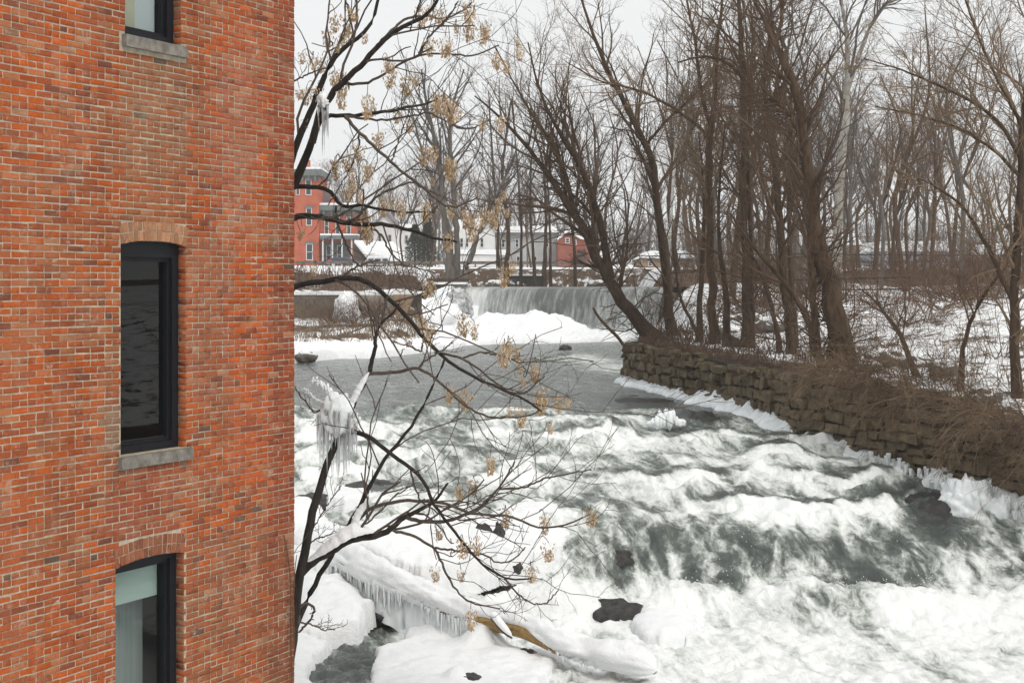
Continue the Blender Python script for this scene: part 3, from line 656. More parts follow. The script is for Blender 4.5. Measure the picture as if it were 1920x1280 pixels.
def tint(s, z):
    """clay colour of the brick at this place of the wall: fired batch, old repairs and stains"""
    p = wpt(s, z); px, py = proj(p[0], p[1], p[2])
    c = C_OR[rng.choice(8, p=P_OR)] * rng.uniform(0.86, 1.10) * (1 + 0.22*float(fbm2(px/150., py/110., 3, 77)))
    def blend(c, to, k): return c * (1 - k) + np.array(to) * k
    k = float(np.clip(1.3 * fbm2(px/90., py/70., 3, 12) + 0.10, 0, 0.6)); c = blend(c, lin(172, 100, 66), k * 0.9)
    k2 = float(np.clip(1.6 * fbm2(px/60. + 9, py/130., 3, 15) - 0.05, 0, 0.6)); c = blend(c, lin(156, 106, 76), k2 * 0.8)
    # old repair below the top window, rosy bloom right of it, brown edge and foot
    if 225 < px < 352 and 95 < py < 440: c = blend(c, lin(152, 108, 78), rng.uniform(0.35, 0.85) * (1 if py < 330 else 0.6))
    d = ((px - 440 - (py - 250) * 0.02) / 52) ** 2 + ((py - 240) / 190) ** 2
    if d < 1.6: c = blend(c, lin(170, 112, 92), rng.uniform(0.2, 0.75) * max(0, 1 - d / 1.6))
    if 355 < px < 430 and 430 < py < 760: c = blend(c, lin(162, 104, 80), rng.uniform(0.2, 0.7))
    if px > 508: c = blend(c, lin(132, 66, 48), rng.uniform(0.35, 0.75))
    if py > 1000 and px > 300: c = blend(c, lin(142, 94, 66), rng.uniform(0.1, 0.6))
    if 205 < px < 340 and 870 < py < 1060: c = blend(c, lin(140, 78, 60), rng.uniform(0.3, 0.7))
    if 195 < px < 228 and 755 < py < 850: c = blend(c, lin(150, 120, 98), rng.uniform(0.6, 0.95))
    if 430 < px < 505 and 430 < py < 900 and rng.random() < 0.5: c = blend(c, lin(196, 84, 36), 0.4)
    if rng.random() < 0.004: c = blend(c, lin(90, 84, 74), 0.8)
    if rng.random() < 0.035: c = blend(c, lin(184, 140, 108), rng.uniform(0.2, 0.7))
    return np.clip(c, 0.01, 0.9)
def brick_geo(c, ax, up, out, l, h):
    proud = rng.uniform(0.004, 0.009); ins = rng.uniform(0.003, 0.006); V = []
    rot = rng.normal(0, 0.006); ax, up = ax + up * rot, up - ax * rot
    for k, (i_, o) in enumerate(((0, -0.03), (0, proud - 0.004), (ins, proud))):
        for sx, sz in ((-1,-1),(1,-1),(1,1),(-1,1)):
            V.append(c + ax * sx * (l/2 - i_) + up * sz * (h/2 - i_) + out * o + (ax * rng.normal(0, 0.0022) + up * rng.normal(0, 0.0022) + out * rng.normal(0, 0.0018) if k else 0))
    F = [[8,9,10,11]]
    for a in (0, 4):
        for i in range(4): F.append([a+i, a+(i+1) % 4, a+4+(i+1) % 4, a+4+i])
    return np.array(V), F
AX3, OUT3 = np.array([-WD[0], -WD[1], 0]) * -1.0, np.array([*WN, 0])
bricks = []                 # (apparent size, V, F, colour)
ARCH_H = 0.215; RISE = 0.048
def spans(zc):
    cuts = []
    for w in WIN:
        top = w['z1'] + (ARCH_H if w['arch'] else 0)
        if w['z0'] - 0.15 < zc < w['z0']: cuts.append((w['s0'] - 0.05, w['s1'] + 0.05))
        elif w['z0'] <= zc < w['z1'] + 0.150: cuts.append((w['s0'], w['s1']))
        elif w['z1'] + 0.150 <= zc < top - 0.005:
            wdt = w['s1'] - w['s0']; rad = (wdt*wdt/4 + RISE*RISE) / (2*RISE); ch = math.sqrt(max(0, (rad + 0.214)**2 - (zc - HC*0.2 - w['z1'] + rad)**2)); mc = (w['s0'] + w['s1'])/2; cuts.append((max(w['s0'], mc - ch), min(w['s1'], mc + ch)))
    r = [(0.0, SMAX)]
    for a, b in cuts:
        n_ = []
        for p, q in r:
            if b <= p or a >= q: n_.append((p, q))
            else:
                if a > p: n_.append((p, a))
                if b < q: n_.append((b, q))
        r = n_
    return r
k = int((ZBOT - Z0) / HC)
while Z0 + k * HC < ZTOP:
    zc = Z0 + (k + 0.5) * HC
    hdr = (k % 6 == 0); pitch = LB / 2 if hdr else LB
    wav = 0.004 * math.sin(k * 1.7)
    off = 0.0 if hdr else (0.105 if k % 2 else 0.0)
    for a, b in spans(zc):
        s = math.floor((a - off) / pitch) * pitch + off
        while s < b:
            l0, l1 = max(s, a), min(s + pitch * rng.uniform(0.985, 1.0), b)
            s += pitch
            mj = rng.uniform(0.006, 0.015)
            if l1 - l0 < 0.035: continue
            sc_ = (l0 + l1) / 2
            if not hdr and rng.random() < 0.05 and l1 - l0 > 0.18:      # odd half bricks
                for q0, q1 in ((l0, sc_), (sc_, l1)):
                    V, F = brick_geo(wpt((q0+q1)/2, zc + wav), AX3, UPV, OUT3, q1 - q0 - mj, HC - 0.0135 * rng.uniform(.8, 1.3)); p = wpt(sc_, zc)
                    bricks.append((p, V, F, tint(sc_, zc), q1 - q0))
                continue
            z_ = zc + 0.012 * noise2(sc_ * 0.7, zc * 0.5, 9) + wav * 0.5
            e0, e1 = ((0 if a > 0 else rng.uniform(-0.007, 0.004)) if l0 == a else mj/2), (0 if l1 == b else mj/2)
            V, F = brick_geo(wpt((l0 + e0 + l1 - e1)/2, z_), AX3, UPV, OUT3, l1 - l0 - e0 - e1, HC - (0.0125 if sc_ > 1.9 else 0.0095) * rng.uniform(.6, 1.4))
            bricks.append((wpt(sc_, zc), V, F, tint(sc_, zc), l1 - l0))
    k += 1
# bricks of the return face and of the window jambs
RAX, ROUT = np.array([*(-WN), 0]), np.array([*WD, 0])
mass = []
k = int((ZBOT - Z0) / HC)
while Z0 + k * HC < ZTOP:
    zc = Z0 + (k + 0.5) * HC; s = 0.0 if k % 2 else -0.1
    while s < RETB:
        l0 = max(s, 0.0); l1 = s + LB - 0.01
        V, F = brick_geo(rp((l0+l1)/2, zc), RAX, UPV, ROUT, l1 - l0, HC - 0.01); mass.append((V, F, tint(0.1, zc) * 0.95)); s += LB
    for w in WIN:
        if w['z0'] < zc < w['z1'] - 0.02:
            V, F = brick_geo(wpt(w['s0'], zc, -0.052), np.array([*WN, 0]), UPV, np.array([*(-WD), 0]), 0.10 if k % 2 else 0.105, HC - 0.01); mass.append((V, F, tint(w['s0'], zc)))
            V, F = brick_geo(wpt(w['s1'], zc, -0.055), np.array([*WN, 0]), UPV, np.array([*WD, 0]), 0.10, HC - 0.01); mass.append((V, F, tint(w['s1'], zc)))
    k += 1
def seen(p):
    px, py = proj(*p); return -5 < px < 560 and -5 < py < 1285
bricks.sort(key=lambda q: -(q[4] / np.dot(q[0], q[0])) * (1 if seen(q[0]) else 0.001))
for p, V, F, c, l in bricks[:300]:
    mesh('brick', V, F, M['brick'], bld, False, {'tint': np.tile(c, (len(V), 1))}, origin=p)
mass += [(V, F, c) for p, V, F, c, l in bricks[300:]]
VV = np.vstack([q[0] for q in mass]); CC = np.vstack([np.tile(q[2], (len(q[0]), 1)) for q in mass])
F0 = np.array(mass[0][1]); FF = np.vstack([F0 + 12 * i for i in range(len(mass))])
tag(mesh('brick_mass', VV, FF, M['brick'], bld, False, {'tint': CC}), kind='stuff')
# arches: two rings of headers over each window
for wi, w in enumerate(WIN):
    wdt = w['s1'] - w['s0']; rise = RISE; rad = (wdt*wdt/4 + rise*rise) / (2*rise); cs, cz = (w['s0'] + w['s1'])/2, w['z1'] - rad
    half = math.asin(wdt/2/rad)
    if cz + rad > ZTOP: continue
    for ring in (0, 1):
        r0 = rad + 0.002 + ring * 0.108; n_ = 15
        for i in range(n_):
            th = -half + 2*half*(i + 0.5)/n_
            c = wpt(cs + math.sin(th)*(r0 + 0.05), cz + math.cos(th)*(r0 + 0.05))
            up = -AX3 * math.sin(th) + UPV * math.cos(th); ax = AX3 * math.cos(th) + UPV * math.sin(th)
            V, F = brick_geo(c, ax, up, OUT3, 2*half*r0/n_ - 0.009, 0.10)
            col = np.array(lin(*((178, 128, 94) if wi == 0 else (150, 92, 66)))) * rng.uniform(0.72, 1.15)
            mesh('arch_brick', V, F, M['brick'], bld, False, {'tint': np.tile(col, (len(V), 1))}, origin=c)
# windows
def wbox(mb, s0, s1, z0, z1, o0, o1):
    V = [wpt(s, z, o) for o in (o0, o1) for s, z in ((s1, z0), (s0, z0), (s0, z1), (s1, z1))]
    mb.add(V, [[0,3,2,1],[4,5,6,7],[0,1,5,4],[1,2,6,5],[2,3,7,6],[3,0,4,7]]); return mb
for wi, w in enumerate(WIN):
    a, b, c, d = w['s0'] + 0.012, w['s1'] - 0.012, w['z0'], min(w['z1'], ZTOP)
    win = empty('window', wpt((a+b)/2, c, -0.15), parent=None); win.parent = bld; win.location = tuple(np.array(win.location) - np.array(bld.location))
    if wi < 3: win['label'] = ('black framed window with dark glass', 'black framed window with a pale green blind', 'black framed window reflecting sky and twigs')[wi]
    fr = MB(); top = (0.17, 0.09, 0.09, 0.17)[wi]
    wbox(fr, a, a + 0.10, c, d, -0.24, -0.10); wbox(fr, b - 0.05, b, c, d, -0.24, -0.10)
    wbox(fr, a + 0.10, b - 0.05, c, c + 0.08, -0.24, -0.10); wbox(fr, a + 0.10, b - 0.05, d - top, d, -0.24, -0.10)
    wbox(fr, a + 0.10, a + 0.145, c + 0.08, d - top, -0.24, -0.14); wbox(fr, a + 0.145, b - 0.05, d - top - 0.045, d - top, -0.24, -0.14)
    wbox(fr, a + 0.145, b - 0.05, c + 0.08, c + 0.12, -0.24, -0.14); wbox(fr, b - 0.085, b - 0.05, c + 0.12, d - top - 0.045, -0.24, -0.14)
    fr.build('frame', M['black'], win)
    pn = MB(); wbox(pn, a + 0.145, b - 0.085, c + 0.12, d - top - 0.045, -0.20, -0.192); pn.build('pane', M['glass'], win)
    if wi == 0:
        gl = MB(); wbox(gl, a + 0.15, b - 0.09, c + 0.123, c + 0.133, -0.188, -0.178); gl.build('bottom_bead', M['metal'], win)
    sl = MB(); V = [wpt(s, z, o) for o, s, z in ((-0.10, b+0.06, c-0.13), (-0.10, a-0.06, c-0.13), (-0.10, a-0.06, c), (-0.10, b+0.06, c), (0.06, b+0.06, c-0.13), (0.06, a-0.06, c-0.13), (0.06, a-0.06, c-0.012), (0.06, b+0.06, c-0.012))]
    V = np.array(V) + rng.normal(0, 0.004, (8, 3))
    sl.add(V, [[0,3,2,1],[4,5,6,7],[0,1,5,4],[1,2,6,5],[2,3,7,6],[3,0,4,7]]); sl.build('sill', M['sill'], win)
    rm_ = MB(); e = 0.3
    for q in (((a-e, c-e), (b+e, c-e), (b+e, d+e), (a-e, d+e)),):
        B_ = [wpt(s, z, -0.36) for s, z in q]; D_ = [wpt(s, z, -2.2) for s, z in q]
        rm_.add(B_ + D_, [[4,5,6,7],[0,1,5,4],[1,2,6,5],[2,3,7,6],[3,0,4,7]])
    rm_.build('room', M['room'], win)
    if wi == 1:
        x = MB(); wbox(x, a + 0.13, b - 0.06, d - 0.50, d - 0.10, -0.262, -0.256); x.build('roller_blind', M['blind'], win)
        x = MB(); wbox(x, a + 0.10, a + 0.62, c, d - 0.4, -0.50, -0.49); x.build('curtain', M['curtain'], win)
    if wi == 2:
        x = MB(); wbox(x, a + 0.47, a + 0.64, c, d, -0.235, -0.230); x.build('curtain', M['cream'], win)
        x = MB(); wbox(x, a + 0.11, a + 0.50, c, d, -0.250, -0.245); x.build('curtain', M['white_paint'], win)

# ------------------------------------------------------------------ fallen log
def resample(P, n):
    P = np.asarray(P, float); d = np.concatenate([[0], np.cumsum(np.linalg.norm(np.diff(P, axis=0), axis=1))])
    t = np.linspace(0, d[-1], n); Q = np.stack([np.interp(t, d, P[:, i]) for i in range(P.shape[1])], 1)
    for _ in range(2): Q[1:-1] = (Q[:-2] + 2*Q[1:-1] + Q[2:]) / 4
    return Q
lp = [W(560,1022,26.9), W(640,1045,26.2), W(700,1075,25.5), W(780,1112,24.9), W(850,1142,24.3), W(920,1165,23.8), W(990,1180,23.3), W(1040,1208,22.9), W(1090,1225,22.6), W(1140,1236,22.3), W(1185,1246,22.05)]
lr = [0.19,0.19,0.18,0.16,0.15,0.15,0.16,0.14,0.14,0.15,0.15]
LQ = resample(np.c_[np.array(lp), lr], 90)
def tubegrid(Q, n, r_of, up=(0,0,1), a0=0.0, a1=2*math.pi):
    P = Q[:, :3]; T = np.gradient(P, axis=0); T /= np.linalg.norm(T, axis=1)[:, None]
    S = np.cross(T, np.array(up)); S /= np.linalg.norm(S, axis=1)[:, None]; U = np.cross(S, T)
    th = np.linspace(a0, a1, n); V = np.zeros((len(P), n, 3))
    for j, a in enumerate(th):
        V[:, j] = P + (S * math.cos(a) + U * math.sin(a)) * r_of(np.arange(len(P)), a)[:, None]
    return V
log_root = empty('fallen_log', (*LQ[40, :2], LQ[40, 2] - 0.3), 'long fallen log capped with snow, bare yellow wood showing', 'log')
nz = fbm2(np.arange(90)[:, None] * 0.15, np.linspace(0, 6, 24)[None, :], 3, 44)
V = tubegrid(LQ, 24, lambda i, a: LQ[i, 3] * (0.92 + 0.16 * nz[i, int(a / (2*math.pi) * 23)]))
mesh('trunk', V.reshape(-1, 3), grid_faces(90, 24), M['wood'], log_root, True)
def sn_r(i, a):
    s_ = np.sin(a); f = i / 89.0
    bare = np.exp(-((f - 0.70 + 0.03*np.sin(a*3)) / 0.075) ** 4) * np.clip(0.9 + 1.2*noise2(i*0.35, a*2 + 0*i, 8), 0, 1)           # stretch where the wood shows
    th = 0.09 * np.clip(s_ * 1.3, 0, 1) ** 0.7 + 0.008 + (0.13 * noise2(i * 0.14, a * 0.9 + 0 * i, 3) + 0.07 * noise2(i * 0.5, a * 2.5 + 0 * i, 4)) * (0.45 + np.clip(s_, 0, 1)) + 0.02 * (f > 0.90)
    side = np.clip(np.cos(a) * 1.0, 0, 1)                # the side towards us
    th = th - bare * (0.16 * np.clip(0.75 - s_, 0, 1) / 0.55 * (np.cos(a) > -0.2) + 0.02)
    return LQ[i, 3] + th
V = tubegrid(LQ, 40, sn_r, a0=-0.75, a1=math.pi + 0.9)
V2 = V.copy(); cen = LQ[:, None, :3]; capV = [V.reshape(-1, 3)]
ends = V[-1]; tip = LQ[-1, :3] + (LQ[-1, :3] - LQ[-3, :3]) * 2.6
extra = []
for q in np.linspace(0.15, 1, 7): extra.append(LQ[-1, :3] + (ends - LQ[-1, :3]) * math.sqrt(max(0, 1 - q*q)) + (tip - LQ[-1, :3]) * q)
Vall = np.concatenate([V, np.array(extra)], 0)
mesh('snow_cap', Vall.reshape(-1, 3), grid_faces(len(Vall), 40), M['snow'], log_root, True)
# broken branch stub
st = resample(np.array([W(925,1155,23.5), W(945,1180,23.25), W(960,1196,23.1)]), 8); tp = np.array([1,1,1,1,.95,.85,.6,.15])
V = tubegrid(np.c_[st, np.full(8, .06)], 10, lambda i, a: 0.055*tp[i]); mesh('branch_stub', V.reshape(-1, 3), grid_faces(8, 10), M['bark_dark'], log_root, True)
V = tubegrid(np.c_[st + np.array([0, 0, 0.03]), np.full(8, .06)], 10, lambda i, a: 0.062*tp[i], a0=-0.3, a1=math.pi + 0.3); mesh('snow_cap', V.reshape(-1, 3), grid_faces(8, 10), M['snow'], log_root, True)

def icicles(name, roots, lens, rads, label, mat='icicle', wob=0.006, group=None, base_parts=(), single=False):
    """roots (n,3) hanging points; tapered ice spikes; base_parts = extra (V,F) lumps"""
    mb = MB(); n = 6; root = None
    if single: root = empty(name, np.mean(roots, axis=0), label, 'icicles', group)
    for r, l, w in zip(roots, lens, rads):
        V = []; m = 9; dxy = rng.normal(0, wob, 2)
        for i in range(m):
            f = i / (m - 1); rr = w * (1 - f) ** 0.8 * (1 + 0.18 * math.sin(f * 23 + w * 900)) + 0.0012
            for j in range(n):
                a = j / n * 2 * math.pi; V.append([r[0] + dxy[0]*f + rr*math.cos(a), r[1] + dxy[1]*f + rr*math.sin(a), r[2] - l*f])
        Fi = [[i*n+j, i*n+(j+1) % n, (i+1)*n+(j+1) % n, (i+1)*n+j] for i in range(m-1) for j in range(n)]
        if single: mesh('icicle', np.array(V), Fi, M[mat], root, True)
        else: mb.add(V, Fi)
    if single:
        for V, F in base_parts: mesh('ice_cap', V, F, M['ice'], root, True)
        return root
    for V, F in base_parts: mb.add(V, F)
    return tag(mb.build(name, M[mat], None, True), label, 'icicles', group)
def blob(c, rx, ry, rz, amp=0.15, seed=0, nu=28, nv=18, freq=2.0):
    th = np.linspace(0, math.pi, nv); ph = np.linspace(0, 2*math.pi, nu, endpoint=False); PH, TH = np.meshgrid(ph, th)
    x, y, z = np.sin(TH)*np.cos(PH), np.sin(TH)*np.sin(PH), np.cos(TH)
    d = 1 + amp * noise3(x*freq + seed*3.1, y*freq + seed, z*freq) + amp * 0.6 * noise3(x*freq*2.7 + seed, y*freq*2.7, z*freq*2.7) + amp * 0.35 * noise3(x*freq*6 + seed, y*freq*6, z*freq*6)
    V = np.stack([c[0] + rx*x*d, c[1] + ry*y*d, c[2] + rz*z*d], -1).reshape(-1, 3); F = []
    for i in range(nv-1):
        for j in range(nu): F.append([i*nu+j, (i+1)*nu+j, (i+1)*nu+(j+1) % nu, i*nu+(j+1) % nu])
    return V, F
# icicle curtain under the log
ro, le, ra = [], [], []
for f in np.concatenate([rng.uniform(0.10, 0.62, 230), rng.uniform(0.80, 0.95, 40)]):
    i = int(f * 89); p = LQ[i, :3]; r = LQ[i, 3]
    ro.append([p[0] + rng.normal(0, 0.03) - 0.01, p[1] - r * rng.uniform(0.75, 1.12), p[2] - r * rng.uniform(0.15, 0.55)])
    le.append((rng.uniform(0.10, 0.44) if f < 0.7 else rng.uniform(0.06, 0.14)) * (1.25 if f < 0.35 else 1) * (0.75 + 1.3*float(noise2(f*26, 0.5, 4)))); ra.append(rng.uniform(0.010, 0.045))
icicles('icicle_curtain', ro, le, ra, 'dense curtain of icicles hanging from the fallen log', 'ice')['kind'] = 'stuff'
V = []
nb = 60
for i in range(nb):
    q = LQ[int(5 + i * 0.85)]; b_ = 0.35 + 0.2 * noise2(i * 0.2, 0.0, 5)
    for j in range(8):
        a = j / 7; V.append([q[0] + 0.03*noise2(i*0.5, a*3, 3), q[1] - q[3] * (0.55 + 0.5*a) - 0.05*noise2(i*0.6, a*2, 7), q[2] - 0.12 - (0.42 + b_*0.5) * a])
tag(mesh('ice_sheet', np.array(V), grid_faces(nb, 8), M['ice'], None, True), 'pale ice sheet frozen under the fallen log', 'ice')
# ================================================================== TREES
def tubes(P, Rr, sides):
    """P (K,n,3) polylines, Rr (K,n) radii -> verts, quads"""
    K, n, _ = P.shape
    T = np.gradient(P, axis=1); T /= np.linalg.norm(T, axis=2, keepdims=True) + 1e-9
    ref = np.where(np.abs(T[..., 2:3]) > 0.9, np.array([1.0, 0, 0]), np.array([0, 0, 1.0]))
    S = np.cross(T, ref); S /= np.linalg.norm(S, axis=2, keepdims=True) + 1e-9; U = np.cross(S, T)
    a = np.arange(sides) / sides * 2 * math.pi
    V = P[:, :, None, :] + (S[:, :, None, :] * np.cos(a)[None, None, :, None] + U[:, :, None, :] * np.sin(a)[None, None, :, None]) * Rr[:, :, None, None]
    idx = np.arange(K*n*sides).reshape(K, n, sides); nx = np.roll(idx, -1, axis=2)
    F = np.stack([idx[:, :-1], nx[:, :-1], nx[:, 1:], idx[:, 1:]], -1).reshape(-1, 4)
    return V.reshape(-1, 3), F
def grow(P, Rr, per, t0, t1, L, ang, n, up, wob, g, taper=0.3, rmul=0.6, rmin=0.004, lvar=0.35, lean=None, lfade=0.45):
    """children of every polyline in P"""
    K, m, _ = P.shape; M_ = K * per
    par = np.repeat(np.arange(K), per)
    t = t0 + (t1 - t0) * ((np.tile(np.arange(per), K) + g.random(M_)) / per)
    f = t * (m - 1); i = np.clip(f.astype(int), 0, m - 2); fr = (f - i)[:, None]
    b = P[par, i] * (1 - fr) + P[par, i+1] * fr; rb = Rr[par, i] * (1 - fr[:, 0]) + Rr[par, i+1] * fr[:, 0]
    T = P[par, i+1] - P[par, i]; T /= np.linalg.norm(T, axis=1, keepdims=True) + 1e-9
    q = g.normal(size=(M_, 3)); q -= (q * T).sum(1, keepdims=True) * T; q /= np.linalg.norm(q, axis=1, keepdims=True) + 1e-9
    a = ang * g.uniform(0.65, 1.3, M_)[:, None]
    D = T * np.cos(a) + q * np.sin(a); D[:, 2] += up
    if lean is not None: D += np.array(lean)
    D /= np.linalg.norm(D, axis=1, keepdims=True)
    Lp = np.linalg.norm(P[:, -1] - P[:, 0], axis=1)[par]
    ln = (L * Lp if L < 0.99 else L) * (1 - lfade * (t - t0) / max(t1 - t0, 1e-6)) * g.uniform(1 - lvar, 1 + lvar, M_)
    out = np.zeros((M_, n, 3)); out[:, 0] = b
    for j in range(1, n):
        D = D + g.normal(0, wob, (M_, 3)); D[:, 2] += up * 0.25; D /= np.linalg.norm(D, axis=1, keepdims=True)
        out[:, j] = out[:, j-1] + D * (ln / (n - 1))[:, None]
    r0 = np.maximum(np.minimum(rb * rmul, ln * 0.02 + 0.004), rmin)
    return out, r0[:, None] * np.linspace(1, taper, n)[None, :]
def merge(parts):
    V, F, o = [], [], 0
    for v, f in parts: V.append(v); F.append(f + o); o += len(v)
    return np.vstack(V), np.vstack(F)
def trunk_lines(paths, Y, n=26, seed=0, wob=0.03):
    """paths: list of [(px,py,width px) ...]; Y distance (or list) -> P, R"""
    P, Rr = [], []; g = np.random.default_rng(seed)
    for k, pth in enumerate(paths):
        a = np.array(pth, float); y = Y if np.isscalar(Y) else Y[k]
        pts = np.array([[*W(px, py, y + (q[0] if q else 0)), 0.53 * w / 2 / FPX * y] for px, py, w, *q in pth])
        Q = resample(pts, n); Q[1:-1, :3] += g.normal(0, 1, (n-2, 3)) * wob * Q[1:-1, 3:4] * 6
        P.append(Q[:, :3]); Rr.append(Q[:, 3])
    return np.array(P), np.array(Rr)
NTREE = [0]
def tree_from(name, P, Rr, label, trunk_mat, twig_mat, seed, levels, group=None, cat='tree', sides=10, flare=True, shoots=0):
    """levels: list of dicts for grow(); level k grows on all limbs of level k-1 (level 0 on the trunks)"""
    g = np.random.default_rng(seed); root = empty(name, P[0, 0], label, cat, group)
    P = P.copy(); P[0, 0, 2] = min(P[0, 0, 2], float(ground_z(P[0, 0, 0], P[0, 0, 1])) - 0.15)
    if flare:
        Rr = Rr.copy(); Rr[0, :3] *= np.array([1.5, 1.22, 1.08])
    V, F = tubes(P, Rr, sides)
    mesh('trunk', V, F, M[trunk_mat], root, True)
    parts = []; p, r = P, Rr
    for li, lv in enumerate(levels):
        lv = dict(lv); sd = lv.pop('sides', 3); p, r = grow(p, r, g=g, **lv)
        parts.append(tubes(p, r, sd))
        if li == 0 and len(levels) > 1:      # long shoots of the trunks carry twigs too
            pass
    if shoots:      # brushy shoots low on the trunks
        p, r = grow(P, Rr, shoots, 0.04, 0.6, 1.5, 1.1, 6, 0.02, 0.16, g, 0.4, 0.3, 0.006); parts.append(tubes(p, r, 3))
        p, r = grow(p, r, 5, 0.2, 1.0, 0.55, 0.7, 4, 0.0, 0.16, g, 0.5, 0.7, 0.004); parts.append(tubes(p, r, 3))
    V, F = merge(parts)
    tag(mesh('crown', V, F, M[twig_mat], root, False), kind='stuff')
    return root
def std_levels(n1, L1, up=0.12, t0=0.25, ang=0.8, dens=1.0, wob=0.10, rm=0.006):
    return [dict(per=int(n1*1.1), t0=t0, t1=0.98, L=L1, ang=ang, n=9, up=up, wob=wob, sides=5, rmul=0.55, rmin=rm*1.6),
            dict(per=max(2, int(6*dens)), t0=0.12, t1=1.0, L=0.52, ang=0.7, n=5, up=up*0.6, wob=wob*1.1, sides=3, rmin=rm),
            dict(per=max(2, int(5*dens)), t0=0.10, t1=1.0, L=0.50, ang=0.7, n=4, up=up*0.4, wob=wob*1.2, sides=3, rmin=rm*0.7),
            dict(per=max(2, int(3*dens)), t0=0.2, t1=1.0, L=0.55, ang=0.65, n=3, up=0.05, wob=wob*1.2, sides=3, rmin=rm*0.55)]
# -- traced trees of the right bank (pixel, pixel, trunk width in pixels)
tree_from('riverside_tree', *trunk_lines([[(1245,655,62),(1205,610,52),(1160,560,44),(1125,490,36),(1098,440,32),(1060,375,26),(1030,330,20),(985,270,14),(935,215,9),(890,180,5)],
          [(1150,545,30),(1135,470,27),(1122,400,26),(1090,312,22),(1062,272,17),(1030,215,12),(1005,150,8),(990,80,5)],
          [(1105,450,22),(1078,400,20),(1062,331,16),(1040,280,12),(1000,220,9),(960,150,6),(930,90,4)]], 50.0, seed=1),
          'thick dark tree leaning left over the river from the wall end', 'bark_dark', 'twig_brown', 11, std_levels(15, 3.4, 0.10, 0.22, 0.75, 1.0), shoots=34)
tree_from('riverside_tree', *trunk_lines([[(1262,650,40),(1255,560,32),(1243,470,28),(1232,380,27),(1229,310,25),(1213,275,23),(1188,225,20),(1157,169,18),(1132,116,15),(1110,62,11),(1090,0,8),(1070,-80,4)],
          [(1213,270,12),(1250,225,10),(1290,190,8),(1330,150,5)]], 50.8, seed=2),
          'tall dark tree bending left, second trunk from the wall end', 'bark_dark', 'twig_brown', 12, std_levels(18, 3.0, 0.14, 0.3, 0.7), shoots=26)
tree_from('riverside_tree', *trunk_lines([[(1338,655,34),(1336,560,30),(1330,470,29),(1329,344,27),(1332,265,26),(1336,225,22),(1341,187,18),(1343,110,14),(1350,40,10),(1360,-60,6)],
          [(1334,240,18),(1316,187,14),(1308,120,12),(1304,78,11),(1288,6,8),(1280,-60,5)],
          [(1330,265,14),(1316,240,12),(1263,203,10),(1213,175,9),(1172,162,8),(1129,156,6),(1091,134,5),(1060,115,3)]], 47.0, seed=3),
          'straight forked tree on the bank with a long pale limb reaching left', 'bark_brown', 'twig_tan', 13, std_levels(15, 2.8, 0.14, 0.35, 0.75), shoots=30)
tree_from('riverside_tree', *trunk_lines([[(1402,655,36),(1400,580,32),(1397,480,29),(1394,400,28),(1394,300,26),(1394,194,23),(1390,110,20),(1387,32,16),(1380,-80,8)],
          [(1412,640,18),(1410,500,15),(1406,400,14),(1402,300,12),(1406,200,10),(1412,80,7),(1405,-40,4)]], 45.5, seed=4),
          'straight dark twin trunk tree rising behind the wall middle', 'bark_dark', 'twig_brown', 14, std_levels(18, 2.6, 0.15, 0.35, 0.75), shoots=26)
tree_from('riverside_tree', *trunk_lines([[(1488,690,34),(1478,600,30),(1468,500,28),(1461,400,27),(1452,274,24),(1436,210,21),(1407,171,18),(1381,123,15),(1360,108,12),(1320,100,9),(1270,118,5)],
          [(1440,215,16),(1432,160,12),(1442,90,10),(1446,10,7),(1450,-60,4)]], 43.0, seed=5),
          'dark tree whose trunk arches over to the left', 'bark_dark', 'twig_brown', 15, std_levels(18, 2.6, 0.12, 0.3, 0.8), shoots=30)
tree_from('riverside_tree', *trunk_lines([[(1588,735,110),(1580,670,92),(1566,580,76),(1548,500,64),(1534,450,56),(1522,380,46),(1510,274,36),(1497,200,32),(1484,136,29),(1461,100,24),(1449,78,20),(1429,29,15),(1413,0,12),(1390,-60,7)],
          [(1452,85,17),(1462,60,15),(1466,30,13),(1471,-10,10),(1478,-80,6)],
          [(1500,255,18),(1485,222,16),(1460,195,15),(1434,172,12)],
          [(1545,720,40),(1530,640,26),(1520,520,24),(1519,400,22),(1512,330,16),(1500,280,9)]], 38.0, seed=6),
          'stout brown barked tree, thickest trunk on the right bank', 'bark_brown', 'twig_brown', 16, std_levels(14, 2.4, 0.12, 0.4, 0.85), shoots=30)
tree_from('riverside_tree', *trunk_lines([[(1912,790,46),(1908,720,38),(1900,630,33),(1903,537,32),(1908,450,30),(1915,360,27),(1916,281,25),(1925,180,20),(1935,60,14),(1940,-60,8)],
          [(1898,560,22),(1880,525,19),(1866,490,17),(1834,428,13),(1800,380,10),(1740,340,7),(1680,320,4)],
          [(1915,300,16),(1880,235,13),(1830,194,11),(1770,165,9),(1687,129,6),(1620,110,4)],
          [(1912,330,14),(1870,285,12),(1800,240,10),(1720,215,7),(1640,200,4)],
          [(1918,240,14),(1870,150,10),(1830,60,8),(1800,-30,5)]], 33.0, seed=7),
          'dark tree at the right edge with limbs fanning left', 'bark_dark', 'twig_tan', 17, std_levels(16, 2.2, 0.10, 0.12, 0.7, 1.05), shoots=14)
tree_from('pale_tree', *trunk_lines([[(1570,515,34),(1571,400,31),(1581,258,28),(1588,190,27),(1591,155,24),(1587,65,15),(1578,6,11),(1570,-60,7)],
          [(1590,165,20),(1607,113,16),(1633,45,13),(1658,10,11),(1684,-2,9),(1730,-30,5)]], 78.0, seed=8),
          'pale grey forked tree standing behind the stout brown tree', 'bark_pale', 'twig_grey', 18, std_levels(14, 4.2, 0.12, 0.45, 0.7, 0.9))
